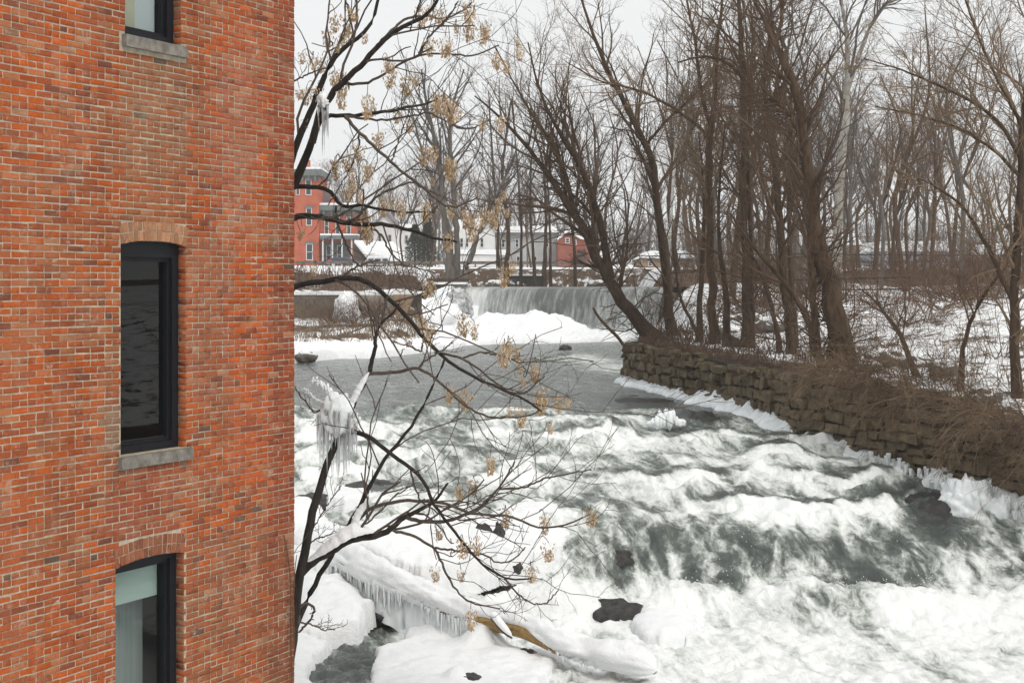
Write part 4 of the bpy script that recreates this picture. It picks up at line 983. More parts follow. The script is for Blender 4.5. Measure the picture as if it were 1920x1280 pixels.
tree_from('birch_tree', *trunk_lines([[(1254,520,12),(1256,440,12),(1262,350,11),(1268,250,9),(1272,150,6),(1276,60,3)]], 92.0, seed=9),
          'slim white birch seen between the dark riverside trunks', 'bark_white', 'twig_grey', 19, std_levels(12, 2.6, 0.2, 0.5, 0.6, 0.8))
sap = [([(1310,640,22),(1312,560,20),(1318,480,18),(1322,400,14),(1318,330,9),(1310,250,5)], 48.5, 'thin dark trunk left of the straight forked tree'),
       ([(1362,655,26),(1364,600,24),(1360,520,21),(1353,490,18),(1345,430,13),(1350,330,9),(1360,230,5)], 46.2, 'short dark trunk bent near its top beside the straight forked tree'),
       ([(1462,650,18),(1448,580,16),(1432,520,15),(1420,500,13),(1405,470,11),(1380,440,8)], 44.0, 'thin trunk leaning left below the arching tree'),
       ([(1528,635,20),(1500,570,18),(1470,530,17),(1450,506,15),(1420,470,12),(1400,450,9),(1370,400,6)], 42.0, 'leaning grey stem crossing in front of the arching tree'),
       ([(1490,625,22),(1486,560,19),(1481,475,18),(1478,380,15),(1480,300,11),(1490,200,7)], 44.5, 'slim upright trunk just right of the arching tree'),
       ([(1535,630,22),(1522,560,19),(1519,500,18),(1522,440,15),(1540,330,10),(1560,240,6)], 41.0, 'slim trunk touching the left side of the stout tree'),
       ([(1725,720,30),(1700,660,20),(1688,620,15),(1660,590,10),(1640,560,7),(1610,540,4)], 36.0, 'crooked brown sapling on the snow right of the stout tree'),
       ([(1800,705,20),(1806,650,17),(1814,612,15),(1844,553,13),(1870,520,10),(1900,480,6)], 34.0, 'bowed sapling in front of the right edge tree'),
       ([(1316,640,14),(1290,590,12),(1275,560,10),(1268,520,8),(1262,470,5)], 49.5, 'thin forked sapling close to the wall end trees')]
for k, (pth, Y, lab) in enumerate(sap):
    tree_from('bank_sapling', *trunk_lines([pth], Y, 16, seed=30 + k), lab, 'bark_dark' if k != 6 else 'bark_brown', 'twig_brown', 40 + k, std_levels(9, 1.7, 0.10, 0.35, 0.8, 0.8)[:3], 'saplings among the riverside trees', sides=7)
# dead branch leaning out of the wall end
P, Rr = trunk_lines([[(1190,697,13),(1180,665,12),(1160,630,12),(1138,612,11),(1120,595,10),(1112,577,9)]], 48.6, 14, 77)
V, F = tubes(P, Rr, 7); tag(mesh('dead_branch', V, F, M['bark_brown'], None, True), 'bent dead branch sticking out from the wall end over the water', 'branch')
# -- left bank and far trees, traced trunks
tree_from('bank_tree', *trunk_lines([[(845,525,34),(842,470,26),(835,420,24),(826,330,20),(818,270,15),(800,200,10),(790,130,6)],[(858,520,24),(856,440,21),(848,330,18),(842,250,13),(850,190,9),(870,130,5)],[(852,500,16),(840,420,16),(815,350,13),(790,280,9),(770,200,5)]], 108.0, seed=50),
          'large grey tree with several stems standing left of the waterfall', 'bark_grey', 'twig_grey', 51, std_levels(13, 5.0, 0.14, 0.4, 0.75, 0.9))
tree_from('bank_tree', *trunk_lines([[(866,518,26),(880,490,22),(895,445,18),(912,405,15),(940,350,11),(965,290,7)]], 106.0, seed=52),
          'grey tree leaning right beside the large grey tree', 'bark_grey', 'twig_grey', 53, std_levels(12, 4.0, 0.12, 0.45, 0.7, 0.9))
far = [((950,520),112,20,'dark grey tree behind the dam crest, nearest the leaning grey tree'),((935,500),124,14,None),((977,518),118,12,None),((1003,516),116,13,None),((1020,518),116,16,None),((1033,522),117,11,None)]
for k, ((px, py), Y, w, lab) in enumerate(far):
    ln = [(px, py+4, w), (px + rng.normal(0, 6), py - 90, w*.8), (px + rng.normal(0, 12) - 6, py - 200, w*.6), (px + rng.normal(0, 20) - 12, py - 330, w*.3)]
    tree_from('far_bank_tree', *trunk_lines([ln], Y, 20, seed=60 + k), lab or ['', 'slender tree half hidden behind the dark grey tree above the dam', 'slender dark tree at the left end of the row above the dam crest', 'second slender tree from the left in the row above the dam crest', 'thickest slender tree in the row above the dam crest', 'rightmost slender tree in the row above the dam crest, nearest the red barn'][k], 'bark_dark', 'twig_grey', 70 + k, std_levels(12, 3.6, 0.14, 0.3, 0.75, 0.8), 'trees behind the dam crest', sides=6)
# -- wood behind: prototypes copied
protos = []
for v in range(6):
    g = np.random.default_rng(200 + v); h = 15.0
    pts = np.array([[0, 0, -0.3, 0.17], [g.normal(0, .5), g.normal(0, .5), h*.35, 0.13], [g.normal(0, 1.2), g.normal(0, .9), h*.7, 0.075], [g.normal(0, 1.3), g.normal(0, 1), h, 0.03]])
    Q = resample(pts, 18); P = Q[None, :, :3]; Rr = Q[None, :, 3]; p1, r1 = grow(P, Rr, 3, 0.3, 0.6, 0.55, 0.45, 18, 0.25, 0.05, g, 0.2, 0.75)
    P = np.concatenate([P, p1]); Rr = np.concatenate([Rr, r1])
    V, F = tubes(P, Rr, 6); tm = mesh('trunk', V, F, M[['bark_grey', 'bark_dark', 'bark_brown'][v % 3]], None, True)
    parts = []; p, r = P, Rr
    for lv in std_levels(8, 3.2, 0.14, 0.25, 0.75, 0.95, 0.10, 0.009):
        lv = dict(lv); sd = lv.pop('sides', 3); p, r = grow(p, r, g=g, **lv); parts.append(tubes(p, r, sd))
    V, F = merge(parts); cm = mesh('crown', V, F, M[['twig_grey', 'twig_brown', 'twig_red'][v % 3]], None, False)
    protos.append((tm.data, cm.data)); bpy.data.objects.remove(tm); bpy.data.objects.remove(cm)
g = np.random.default_rng(99); spots = []
for i in range(52):        # near rows of the wood
    Y = g.uniform(112, 175); px = g.uniform(1060, 1990); spots.append((px, Y, g.uniform(0.75, 1.15)))
for i in range(26): spots.append((g.uniform(560, 1060), g.uniform(190, 260), g.uniform(0.8, 1.2)))
for i in range(34): spots.append((g.uniform(1250, 1990), g.uniform(62, 110), g.uniform(0.5, 1.05)))
for i in range(10): spots.append((g.uniform(700, 1000), g.uniform(128, 165), g.uniform(0.5, 0.8)))
used = []
for i, (px, Y, sc_) in enumerate(spots):
    if i < 52 and 1640 < px < 1720 and g.random() < 0.2: continue
    X = (px - 960) / FPX * Y; z = float(ground_z(X, Y)); v = int(g.integers(0, 6))
    far_ = Y > 185
    lab = ('bare tree in the far wood behind the houses' if far_ else 'bare grey brown tree in the wood beyond the right bank' if Y > 110.5 and px > 1060 else 'young bare tree on the snowy rise beyond the right bank' if px > 1060 else 'small bare tree among the houses above the dam')
    root = empty('bare_tree', (X, Y, z), lab, 'tree', lab.replace('bare tree', 'bare trees').replace('bare grey brown tree', 'trees').replace('young bare trees', 'young bare trees'))
    root.scale = (sc_,) * 3; root.rotation_euler = (0, 0, g.uniform(0, 6.28))
    for nm, me in zip(('trunk', 'crown'), protos[v]):
        c = bpy.data.objects.new(nm, me); COL.objects.link(c); c.parent = root
# far wood: one mass of twigs on the rising ground
g = np.random.default_rng(123); K = 1500
Xf = g.uniform(-130, 190, K); Yf = g.uniform(215, 420, K); zf = interp(Yf, ZL); hf = g.uniform(5, 13, K)
P = np.zeros((K, 4, 3)); P[:, 0] = np.stack([Xf, Yf, zf - 0.3], 1)
for j in range(1, 4): P[:, j] = P[:, j-1] + np.stack([g.normal(0, .35, K), g.normal(0, .35, K), hf/3], 1)
Rr = np.tile(np.array([0.13, 0.10, 0.06, 0.03]), (K, 1)); parts = [tubes(P, Rr, 3)]
p, r = grow(P, Rr, 11, 0.15, 1.0, 3.8, 0.7, 3, 0.2, 0.14, g, 0.4, 0.7, 0.04); parts.append(tubes(p, r, 3))
V, F = merge(parts); tag(mesh('far_wood', V, F, M['twig_grey'], None), 'grey brown wood on the rising ground in the distance', 'wood', kind='stuff')

# ------------------------------------------------------------------ shrubs and brush
def shrub(name, base, n, h, spread, label, mat, seed, lean=(0, 0, 0), droop=0.0, group=None, per=(6, 4), r0=0.012, parent=None):
    g = np.random.default_rng(seed); P = np.zeros((n, 9, 3)); base = np.asarray(base, float)
    P[:, 0] = base + np.stack([g.normal(0, spread*0.12, n), g.normal(0, spread*0.12, n), np.full(n, -0.05)], 1)
    a = g.uniform(0, 2*math.pi, n); D = np.stack([np.cos(a)*spread*g.uniform(.2, 1, n), np.sin(a)*spread*g.uniform(.2, 1, n), np.full(n, 1.0)], 1) + np.array(lean)
    D /= np.linalg.norm(D, axis=1, keepdims=True); ln = h * g.uniform(0.55, 1.15, n)
    for j in range(1, 9):
        D = D + g.normal(0, 0.19, (n, 3)); D[:, 2] -= droop * j / 8; D /= np.linalg.norm(D, axis=1, keepdims=True)
        P[:, j] = P[:, j-1] + D * (ln/8)[:, None]
    Rr = np.linspace(1, 0.3, 9)[None, :] * np.full((n, 1), r0)
    parts = [tubes(P, Rr, 4)]
    p, r = grow(P, Rr, per[0], 0.2, 1.0, 0.45, 0.6, 5, -droop*0.2, 0.12, g, 0.4, 0.6, 0.0035); parts.append(tubes(p, r, 3))
    p, r = grow(p, r, per[1], 0.15, 1.0, 0.5, 0.7, 3, -droop*0.2, 0.14, g, 0.5, 0.7, 0.0028); parts.append(tubes(p, r, 3))
    V, F = merge(parts); o = mesh(name, V, F, M[mat], None, False, origin=base)
    return tag(o, label, 'shrub', group)
# brush hanging over the near half of the wall
bl = ['wiry brush over the wall below the stout tree', 'brown brush hanging over the wall right of the stout tree', 'tangled brush over the wall in the right half', 'drooping brush over the wall near the right edge', 'pale arching brush at the right edge of the wall']
for k, s in enumerate((15.8, 17.2, 18.4, 19.4, 20.6, 21.8, 23.0, 24.5)):
    p, t, n = wall_at(s)
    if n[0] > 0: n = -n
    zt = interp(p[1], WTOP)
    lab = ('wiry brush over the wall below the stout tree','brown brush hanging over the wall right of the stout tree','dense brown brush over the middle of the near wall','tangled brush over the wall under the bowed sapling','drooping brush over the wall left of the right edge tree','long twigs arching over the wall below the right edge tree','brush over the wall at the right edge','brush over the wall past the right edge')[k]
    shrub('wall_brush', (p[0] - n[0]*0.35, p[1] - n[1]*0.35, zt), 26 if k else 14, 2.2 if k else 1.5, 1.5, lab, 'twig_tan' if k % 2 else 'twig_brown', 300 + k, lean=(n[0]*0.9 - 0.3, n[1]*0.9, 0.0), droop=0.38, group='brush hanging over the stone wall', per=(8, 6), r0=0.010)
for k, s in enumerate((4.2, 6.5, 8.6, 10.8, 12.8)):
    p, t, n = wall_at(s); n = -n if n[0] > 0 else n; zt = interp(p[1], WTOP)
    shrub('wall_brush', (p[0] - n[0]*0.3, p[1] - n[1]*0.3, zt), 9, 1.5, 1.4, ('thin brush spilling over the far end of the wall', 'sparse hanging twigs left of the jagged ice ledge', 'sparse brush over the wall below the twin trunk tree', 'hanging twigs over the wall below the arching tree', 'sparse brush over the wall left of the stout tree')[k], 'twig_brown', 420 + k, lean=(n[0]*0.9, n[1]*0.9, 0), droop=0.42, group='brush hanging over the stone wall', per=(6, 4))
bank = [(1225,640,49.5,1.9,'twig mass around the foot of the leaning tree'),(1285,650,48.0,1.7,'low brush between the wall end trees'),(1345,600,52,2.0,'brush behind the straight forked tree'),(1440,640,44,1.8,'brush below the arching tree'),(1545,690,38.5,1.6,'fine twigs around the base of the stout tree'),(1620,700,36.5,1.5,'reddish brush right of the stout tree'),
        (1660,640,42,1.9,'red brown brush on the snow beyond the stout tree'),(1700,600,48,2.0,'red brown thicket in the middle of the right bank'),(1760,590,48,2.2,'wide thicket on the snowy right bank'),(1820,570,52,2.4,'brown thicket behind the bowed sapling'),(1870,640,38,2.2,'brush on the snow left of the right edge tree'),(1620,560,60,2.3,'red brush behind the stout tree trunk'),
        (1400,560,58,2.2,'brush far behind the twin trunk tree'),(1500,560,58,2.2,'brush far behind the arching tree'),(1780,690,35,1.6,'bent twigs on the snow above the near wall'),(1740,540,70,2.6,'low thicket at the top of the snowy rise'),(1860,545,66,2.6,'thicket below the far rail on the right')]
for k, (px, py, Y, h, lab) in enumerate(bank):
    X = (px - 960) / FPX * Y; X = max(X, float(xr(Y)) + 0.6)
    shrub('bank_shrub', (X, Y, float(ground_z(X, Y))), 14, h, 1.3, lab, ['twig_red', 'twig_brown', 'twig_tan'][k % 3] if px > 1550 else 'twig_brown', 330 + k, droop=0.16, group='brush on the right bank', per=(6, 4))
src = bpy.data.objects['bank_shrub.007'].data; src2 = bpy.data.objects['bank_shrub.006'].data; g = np.random.default_rng(41)
for i in range(64):
    Y = g.uniform(46, 108) if i > 20 else g.uniform(96, 112); px = g.uniform(1270, 1960); X = (px - 960) / FPX * Y
    if X < xr(Y) + 1.0: continue
    o = bpy.data.objects.new('thicket', src if i % 2 else src2); COL.objects.link(o); o.location = (X, Y, float(ground_z(X, Y)) - 0.05)
    k = g.uniform(0.9, 1.8); o.scale = (k*1.3, k*1.3, k); o.rotation_euler = (0, 0, g.uniform(0, 6.28)); tag(o, 'low red brown thicket scattered on the snowy rise', 'shrub', 'thickets on the snowy rise')
left = [(620,612,74,1.9,'red brown bush on the snow bank beside the brick corner'),(665,615,74,2.1,'dense red brown bush in the middle of the left snow bank'),(715,612,76,2.0,'red brown bush at the right end of the left snow bank'),(760,585,80,1.6,'small bush by the concrete ledge'),
        (600,640,68,1.7,'thin tan stems standing on the left snow bank'),(570,600,78,2.0,'grey brush at the foot of the old wall'),(735,540,96,2.4,'rusty brush on the slope above the old wall'),(700,540,97,2.0,'brown brush in the middle of the slope above the old wall'),(790,530,98,1.8,'brush beside the concrete abutment'),(930,520,110,1.4,'rusty brush at the foot of the leaning grey tree')]
for k, (px, py, Y, h, lab) in enumerate(left):
    X = (px - 960) / FPX * Y
    shrub('bank_shrub', (X, Y, max(float(ground_z(X, Y)), -2.9)), 40 if k < 3 else 18, h, 1.2, lab, 'twig_red' if k not in (4, 5) else 'twig_tan', 360 + k, droop=0.10, group='brush on the left bank', per=(7, 5))
# dry weeds nobody could count
def weeds(name, X, Y, label, mat, h, seed):
    g = np.random.default_rng(seed); K = len(X); Z = ground_z(X, Y)
    P = np.zeros((K, 4, 3)); P[:, 0] = np.stack([X, Y, Z - 0.02], 1); D = np.stack([g.normal(0, .35, K), g.normal(0, .35, K), np.ones(K)], 1); hh = h * g.uniform(.4, 1.2, K)
    for j in range(1, 4):
        D = D + g.normal(0, .18, (K, 3)); P[:, j] = P[:, j-1] + D / np.linalg.norm(D, axis=1, keepdims=True) * (hh/3)[:, None]
    V, F = tubes(P, np.tile(np.array([.008, .006, .005, .003]), (K, 1)) * (1 + Y[:, None] / 60), 3)
    tag(mesh(name, V, F, M[mat], None), label, 'weeds', kind='stuff')
g = np.random.default_rng(17)
weeds('dry_weeds', g.uniform(-22, -3.6, 1500), g.uniform(94.5, 104, 1500), 'brown dry weeds on the slope left of the dam', 'twig_red', 0.8, 5)
weeds('dry_weeds', g.uniform(9.5, 36, 1800), g.uniform(84, 103, 1800), 'brown dry weeds along the verge on the right', 'twig_red', 0.7, 6)
Yq = g.uniform(30, 70, 2600); Xq = xr(Yq) + 0.5 + g.exponential(3.5, 2600); weeds('dry_weeds', Xq, Yq, 'dry stalks poking through the snow of the right bank', 'twig_brown', 0.5, 7)
Yq = g.uniform(64, 80, 1800); Xq = xl(Yq) - 0.6 - g.exponential(3.0, 1800); weeds('dry_weeds', Xq, Yq, 'dry stalks poking through the left snow bank', 'twig_tan', 0.5, 8)
# ================================================================== FOREGROUND TREES AND THEIR ICE
def z4(x, y): return (540 + x/3.765, y/3.765)
def z5(x, y): return (540 + x/4.922, 300 + y/4.922)
def z6(x, y): return (540 + x/2.743, 500 + y/2.743)
def z8(x, y): return (540 + x/2.743, 880 + y/2.743)
def near_tree(name, label, limbs, clusters, mats, seed, Y0, twigs=4, tw_len=0.45):
    """limbs: (pixels, start width px, end width px, dY start, dY end)"""
    g = np.random.default_rng(seed); P, Rr = [], []
    for pts, w0, w1, d0, d1 in limbs:
        n = len(pts); Yv = Y0 + np.linspace(d0, d1, n); wv = np.linspace(w0, w1, n)
        Q = resample(np.array([[*W(px, py, y), w/2/FPX*y] for (px, py), y, w in zip(pts, Yv, wv)]), 30)
        Q[1:-1, :3] += (g.normal(0, 1, (28, 3)) * 0.006)
        P.append(Q[:, :3]); Rr.append(Q[:, 3])
    P, Rr = np.array(P), np.array(Rr); root = empty(name, P[0, 0], label, 'tree')
    V, F = tubes(P[:1], Rr[:1], 12); mesh('trunk', V, F, M[mats[0]], root, True)
    for i in range(1, len(P)):
        V, F = tubes(P[i:i+1], Rr[i:i+1], 8); mesh('limb', V, F, M[mats[0] if limbs[i][1] > 8 else mats[1]], root, True)
    parts = []
    p, r = grow(P[1:], Rr[1:], twigs, 0.25, 1.0, tw_len * 1.6, 0.75, 8, 0.10, 0.16, g, 0.6, 0.45, 0.0042, lfade=0.2); p1, r1 = p, r; parts.append(tubes(p, r, 5))
    p, r = grow(p, r, 3, 0.25, 1.0, 0.5, 0.8, 6, 0.16, 0.18, g, 0.6, 0.8, 0.0035); parts.append(tubes(p, r, 4))
    # stalks of the seed clusters
    allp = np.concatenate([P.reshape(-1, 3), p1.reshape(-1, 3)]); ppx = 960 + FPX*allp[:, 0]/allp[:, 1]; ppy = HOR - FPX*allp[:, 2]/allp[:, 1]
    st, cl = [], []
    for cx, cy in clusters:
        d = np.hypot(ppx - cx, (ppy - (cy - 10)) * 1.0); i = int(np.argmin(d)); b = allp[i]; top = W(cx, cy - 9, b[1])
        t = np.linspace(0, 1, 7)[:, None]; q = b * (1 - t) + top * t; q[:, 2] += 0.06 * np.sin(t[:, 0] * math.pi); st.append(q); cl.append(top)
    if st:
        st = np.array(st); parts.append(tubes(st, np.full(st.shape[:2], 0.0042), 4))
    V, F = merge(parts); tag(mesh('twigs', V, F, M[mats[1]], root, False), kind='stuff')
    for c in cl:
        me = SEEDS[int(g.integers(0, len(SEEDS)))]; o = bpy.data.objects.new('seed_cluster', me); COL.objects.link(o); o.parent = root
        o.location = tuple(c - P[0, 0]); o.rotation_euler = (0, 0, g.uniform(0, 6.28)); k = g.uniform(0.42, 1.05); o.scale = (k, k, k * g.uniform(0.85, 1.2))
    return root, P, Rr
SEEDS = []
for v in range(6):
    g = np.random.default_rng(500 + v); V, F = [], []; n = 120
    for i in range(n):     # hanging papery keys
        f = g.random() ** 0.8; rad = 0.12 * (1 - 0.6*f) * math.sqrt(g.random()); a = g.uniform(0, 6.28)
        c = np.array([rad*math.cos(a), rad*math.sin(a), -0.26*f]); l = g.uniform(0.038, 0.055); w = g.uniform(0.008, 0.012)
        d = np.array([g.normal(0, .45), g.normal(0, .45), -1.0]); d /= np.linalg.norm(d); s = np.cross(d, g.normal(size=3)); s /= np.linalg.norm(s); o = np.cross(d, s) * w * 0.5; b = len(V)
        V += [c, c + d*l*0.35 + s*w + o, c + d*l, c + d*l*0.65 - s*w - o]; F.append([b, b+1, b+2, b+3])
    for j in range(12):    # their fine stalks
        a = g.uniform(0, 6.28); e = np.array([0.05*math.cos(a), 0.05*math.sin(a), -0.24*g.random()]); b = len(V)
        V += [np.array([-.0015, 0, 0.01]), np.array([.0015, 0, 0.01]), e + np.array([.0012, 0, 0]), e - np.array([.0012, 0, 0])]; F.append([b, b+1, b+2, b+3])
    o = mesh('seed_cluster', np.array(V), F, M['seed']); SEEDS.append(o.data); bpy.data.objects.remove(o)
# upper tree: trunk hidden behind the corner, limbs reaching right
UL = [
 ([(430,1180),(445,1000),(468,760),(500,560),(528,420),(553,335),(569,305),(585,271),(596,250),(594,212),(604,181)], 26, 9, 1.2, 0.3),
 ([(505,470),(530,350),(553,279),(575,226),(593,181),(604,157),(617,120),(633,96),(657,82),(683,64),(697,45),(710,0),(715,-30)], 15, 5, 1.0, 0.9),
 ([(585,268),(601,210),(620,178),(646,151),(673,127),(697,101),(723,72),(750,53),(784,40),(808,24),(822,0),(830,-20)], 15, 5, 0.35, -0.3),
 ([(640,158),(665,158),(689,157),(721,138),(750,122),(784,104),(806,100),(840,102),(891,106),(915,95),(935,85)], 6, 2.6, 0.3, -0.5),
 ([(596,225),(622,216),(667,218),(699,212),(739,208),(766,199),(800,197),(832,178)], 9, 3, 0.3, 0.6),
 ([(646,218),(678,221),(721,226),(766,219),(806,210),(830,225),(870,245),(890,240)], 5, 2.2, 0.3, 0.0),
 ([(646,218),(673,247),(699,274),(734,305),(770,335),(800,357),(820,377),(841,389),(865,387),(895,370)], 7, 3, 0.3, -0.6),
 ([(697,98),(726,66),(760,35),(795,29),(832,37),(869,21),(885,5)], 6, 2.6, 0.1, 0.4),
 ([(784,104),(808,64),(840,35),(859,3)], 5, 2.6, -0.1, -0.4),
 ([(500,500),(530,420),(553,402),(577,406),(599,405),(621,413),(642,416),(662,422),(686,422),(707,417),(729,422),(749,428),(770,428),(788,440),(808,446),(831,450),(857,454)], 13, 4, 0.8, 0.0),
 ([(662,420),(682,395),(694,381),(709,365),(729,358),(751,347),(774,341),(800,352)], 6, 2.6, 0.4, 0.8),
 ([(686,422),(703,430),(721,446),(724,461),(735,477),(753,495),(784,503),(820,512)], 5, 2.2, 0.4, 0.2),
 ([(510,440),(535,352),(553,349),(581,349),(605,351),(621,359),(629,369),(632,385),(646,390),(662,386),(684,383),(696,389),(715,395),(735,395),(753,400),(784,396),(814,398)], 10, 3, 0.9, 0.1),
 ([(630,387),(631,410),(638,434),(648,456),(657,475),(664,491),(680,501)], 5, 2.4, 0.7, 0.6),
 ([(485,640),(520,545),(555,533),(613,527),(664,516),(686,522),(711,544),(737,569),(759,587),(777,609),(795,635),(821,664),(853,686),(883,704),(919,719),(952,733),(996,752),(1014,770)], 12, 4, 0.9, -0.6),
 ([(817,660),(868,671),(890,686),(926,715),(959,737),(988,737),(1021,704)], 5, 2.6, 0.0, -0.6),
 ([(640,520),(660,505),(690,492),(712,488)], 5, 2.5, 0.6, 0.9),
 ([(737,569),(765,590),(800,585),(840,570)], 4, 2.2, 0.4, 0.5),
 ([(795,635),(790,660),(770,650),(735,640)], 4, 2.2, 0.2, 0.3),
 ([(868,671),(900,660),(940,665),(975,680)], 4, 2.2, -0.1, -0.3),
 ([(520,170),(553,151),(588,135),(612,127)], 4, 2.5, 0.9, 0.9),
 ([(734,305),(745,270),(757,235),(770,200)], 4, 2.4, 0.0, 0.2),
 ([(673,247),(674,270),(660,310),(640,345),(615,385)], 4, 2.4, 0.25, 0.5),
 ([(832,178),(850,235),(880,243),(905,232),(920,225)], 3.5, 2.2, 0.5, 0.4)]
UC = [z4(*q) for q in [(100,400),(180,430),(240,430),(350,330),(330,120),(440,100),(470,80),(280,240),(430,150),(400,260),(540,270),(700,430),(740,470),(720,520),(330,520),(390,540),(80,660),(130,650),(120,870),(210,630),(380,660),(560,700),(600,760),(770,790),(840,560),(900,550),(1080,90),(1010,60),(940,80),(1000,300),(1110,290),(1140,310),(1190,190),(1280,150),(1390,190),(1380,230),(1280,30),(1640,350),(1620,300),(1470,400),(1540,450),
      (1060,680),(1110,700),(1150,720),(1200,790),(1040,740),(860,880),(1370,870),(1500,850),(640,960),(960,1060),(1020,1060),(1140,1140),(1150,1170),(500,1050),(420,1110),(340,1150),(560,1190),(450,1180)]]
UC += [z5(*q) for q in [(430,40),(590,130),(740,70),(670,310),(560,290),(610,230),(870,390),(930,380),(1040,380),(1330,200),(1480,40),(130,660),(110,690),(720,550),(740,600),(700,500),(1270,420),(1500,430),(1640,480),(1700,580),(1690,520),(1480,720),(1330,1160),(1280,1140),(240,1000)]]
UC += [z6(*q) for q in [(900,260),(960,310),(740,100),(620,380),(720,310),(690,270),(1130,400),(1170,430),(1190,490),(1110,420),(1270,510),(1300,640),(1300,690),(1390,680),(1440,700),(1140,740),(1200,740),(1210,590)]]
UC += [(945,365),(935,380),(925,395),(950,400),(905,400),(960,495),(945,505)]
utree, UP_, UR_ = near_tree('ailanthus_tree', 'dark wet tree reaching from behind the brick corner, hung with tan seeds', UL, UC, ('bark_wet', 'twig_ail'), 21, 19.6, 5, 0.38)
LL = [
 ([(540,1260),(548,1200),(556,1130),(565,1060),(578,1000),(592,930),(606,895),(627,839),(645,795),(657,770),(675,730),(691,700)], 20, 9, 0.0, 0.2),
 ([(691,700),(700,668),(706,620),(720,600),(737,587),(750,565)], 9, 3, 0.2, 0.3),
 ([(693,700),(737,699),(773,690),(788,688),(824,715),(861,752),(890,773),(919,784),(948,783),(988,781),(1010,770)], 7, 2.6, 0.2, -0.6),
 ([(788,688),(795,679),(815,665),(835,653),(850,640)], 4.5, 2.4, 0.0, 0.1),
 ([(550,1190),(570,1135),(587,1100),(619,1042),(644,1003),(666,963),(698,906),(719,857),(733,843),(766,810),(795,755),(817,715),(835,668)], 11, 4, 0.5, 0.3),
 ([(660,808),(675,816),(694,816),(712,834),(734,852),(770,877),(799,899),(810,942),(843,986),(875,1026),(905,1059),(934,1080),(970,1088),(996,1084)], 10, 3, 0.2, -0.6),
 ([(562,1075),(585,1052),(613,1037),(660,1008),(704,1004),(737,989),(762,967),(795,953),(817,938),(840,905)], 19, 4, 0.1, 0.3),
 ([(762,969),(795,978),(832,978),(868,967),(897,953),(923,927),(941,909),(956,880),(965,865)], 8, 2.8, 0.2, -0.3),
 ([(936,916),(977,915),(1025,895),(1069,887),(1109,880)], 4.5, 2.2, 0.0, -0.3),
 ([(735,992),(773,1004),(817,1026),(832,1062),(846,1095),(875,1128),(905,1135),(937,1141)], 6, 2.4, 0.2, -0.3),
 ([(815,1026),(861,1033),(905,1037),(934,1055),(963,1051),(985,1025)], 4.5, 2.2, 0.1, -0.1),
 ([(662,990),(675,964),(695,950),(715,946),(773,935),(832,942),(886,964),(934,966),(967,967),(1007,993),(1050,986),(1080,978),(1105,964)], 8, 2.6, 0.2, -0.5),
 ([(946,1084),(970,1113),(999,1132),(1025,1132),(1047,1106)], 3.6, 2.2, -0.3, -0.5),
 ([(770,877),(776,910),(790,940),(820,960),(860,975),(900,970)], 4, 2.2, 0.0, -0.2),
 ([(575,1010),(590,985),(605,960),(625,930),(640,910)], 3.5, 2.0, 0.1, 0.4),
 ([(572,1025),(590,1010),(610,1005),(628,995)], 3.5, 2.0, 0.1, 0.4),
 ([(560,1165),(585,1170),(605,1180),(628,1180)], 3.5, 2.0, 0.2, 0.1),
 ([(552,1100),(545,1060),(535,1010),(528,975)], 4, 2.0, -0.2, -0.3),
 ([(645,1000),(690,980),(740,930),(780,905)], 4, 2.2, 0.6, 0.8),
 ([(625,740),(610,765),(590,775),(570,750),(555,730)], 4, 2.2, 0.2, 0.1),
 ([(560,1168),(558,1140),(575,1128),(590,1140),(583,1160),(560,1185)], 6, 4, 0.0, 0.1)]
LC = [z8(*q) for q in [(950,70),(880,100),(1120,220),(1560,220),(900,380),(970,360),(1340,400),(1250,520),(760,520),(890,540),(940,740),(780,310),(1320,260)]] + [z6(1350,830), z6(1040,990), z6(830,640), z6(910,650)]
ltree, LP_, LR_ = near_tree('ailanthus_tree', 'low tree beside the brick corner bending over the ice, its fork cased in icicles', LL, LC, ('bark_wet', 'twig_ail'), 22, 19.4, 6, 0.34)
# snow lying along limbs of the low tree
def limb_snow(parent, pts, w, dz, Yd):
    Q = resample(np.array([[*W(px, py, y), r] for (px, py), y, r in zip(pts, Yd, w)]), 30); Q[:, 2] += dz
    nzv = fbm2(np.arange(30)*0.4, np.zeros(30), 2, 3)
    V = tubegrid(Q, 14, lambda i, a: Q[i, 3] * (1 + 0.4*nzv[i]) * np.sin(np.pi*np.clip((i+1.0)/31, 0, 1))**0.4, a0=-0.5, a1=math.pi+0.5)
    mesh('snow_cap', V.reshape(-1, 3), grid_faces(30, 14), M['snow'], parent, True)
limb_snow(ltree, [(575,1058),(613,1033),(645,1010),(665,1000),(700,1000)], [.05,.09,.11,.14,.06], 0.03, [19.5]*5)
limb_snow(ltree, [(662,996),(675,966),(690,946),(705,935)], [.09,.07,.05,.03], 0.03, [19.55]*4)
limb_snow(ltree, [(655,770),(670,738),(684,712),(692,698)], [.055,.06,.055,.03], 0.0, [19.5]*4)
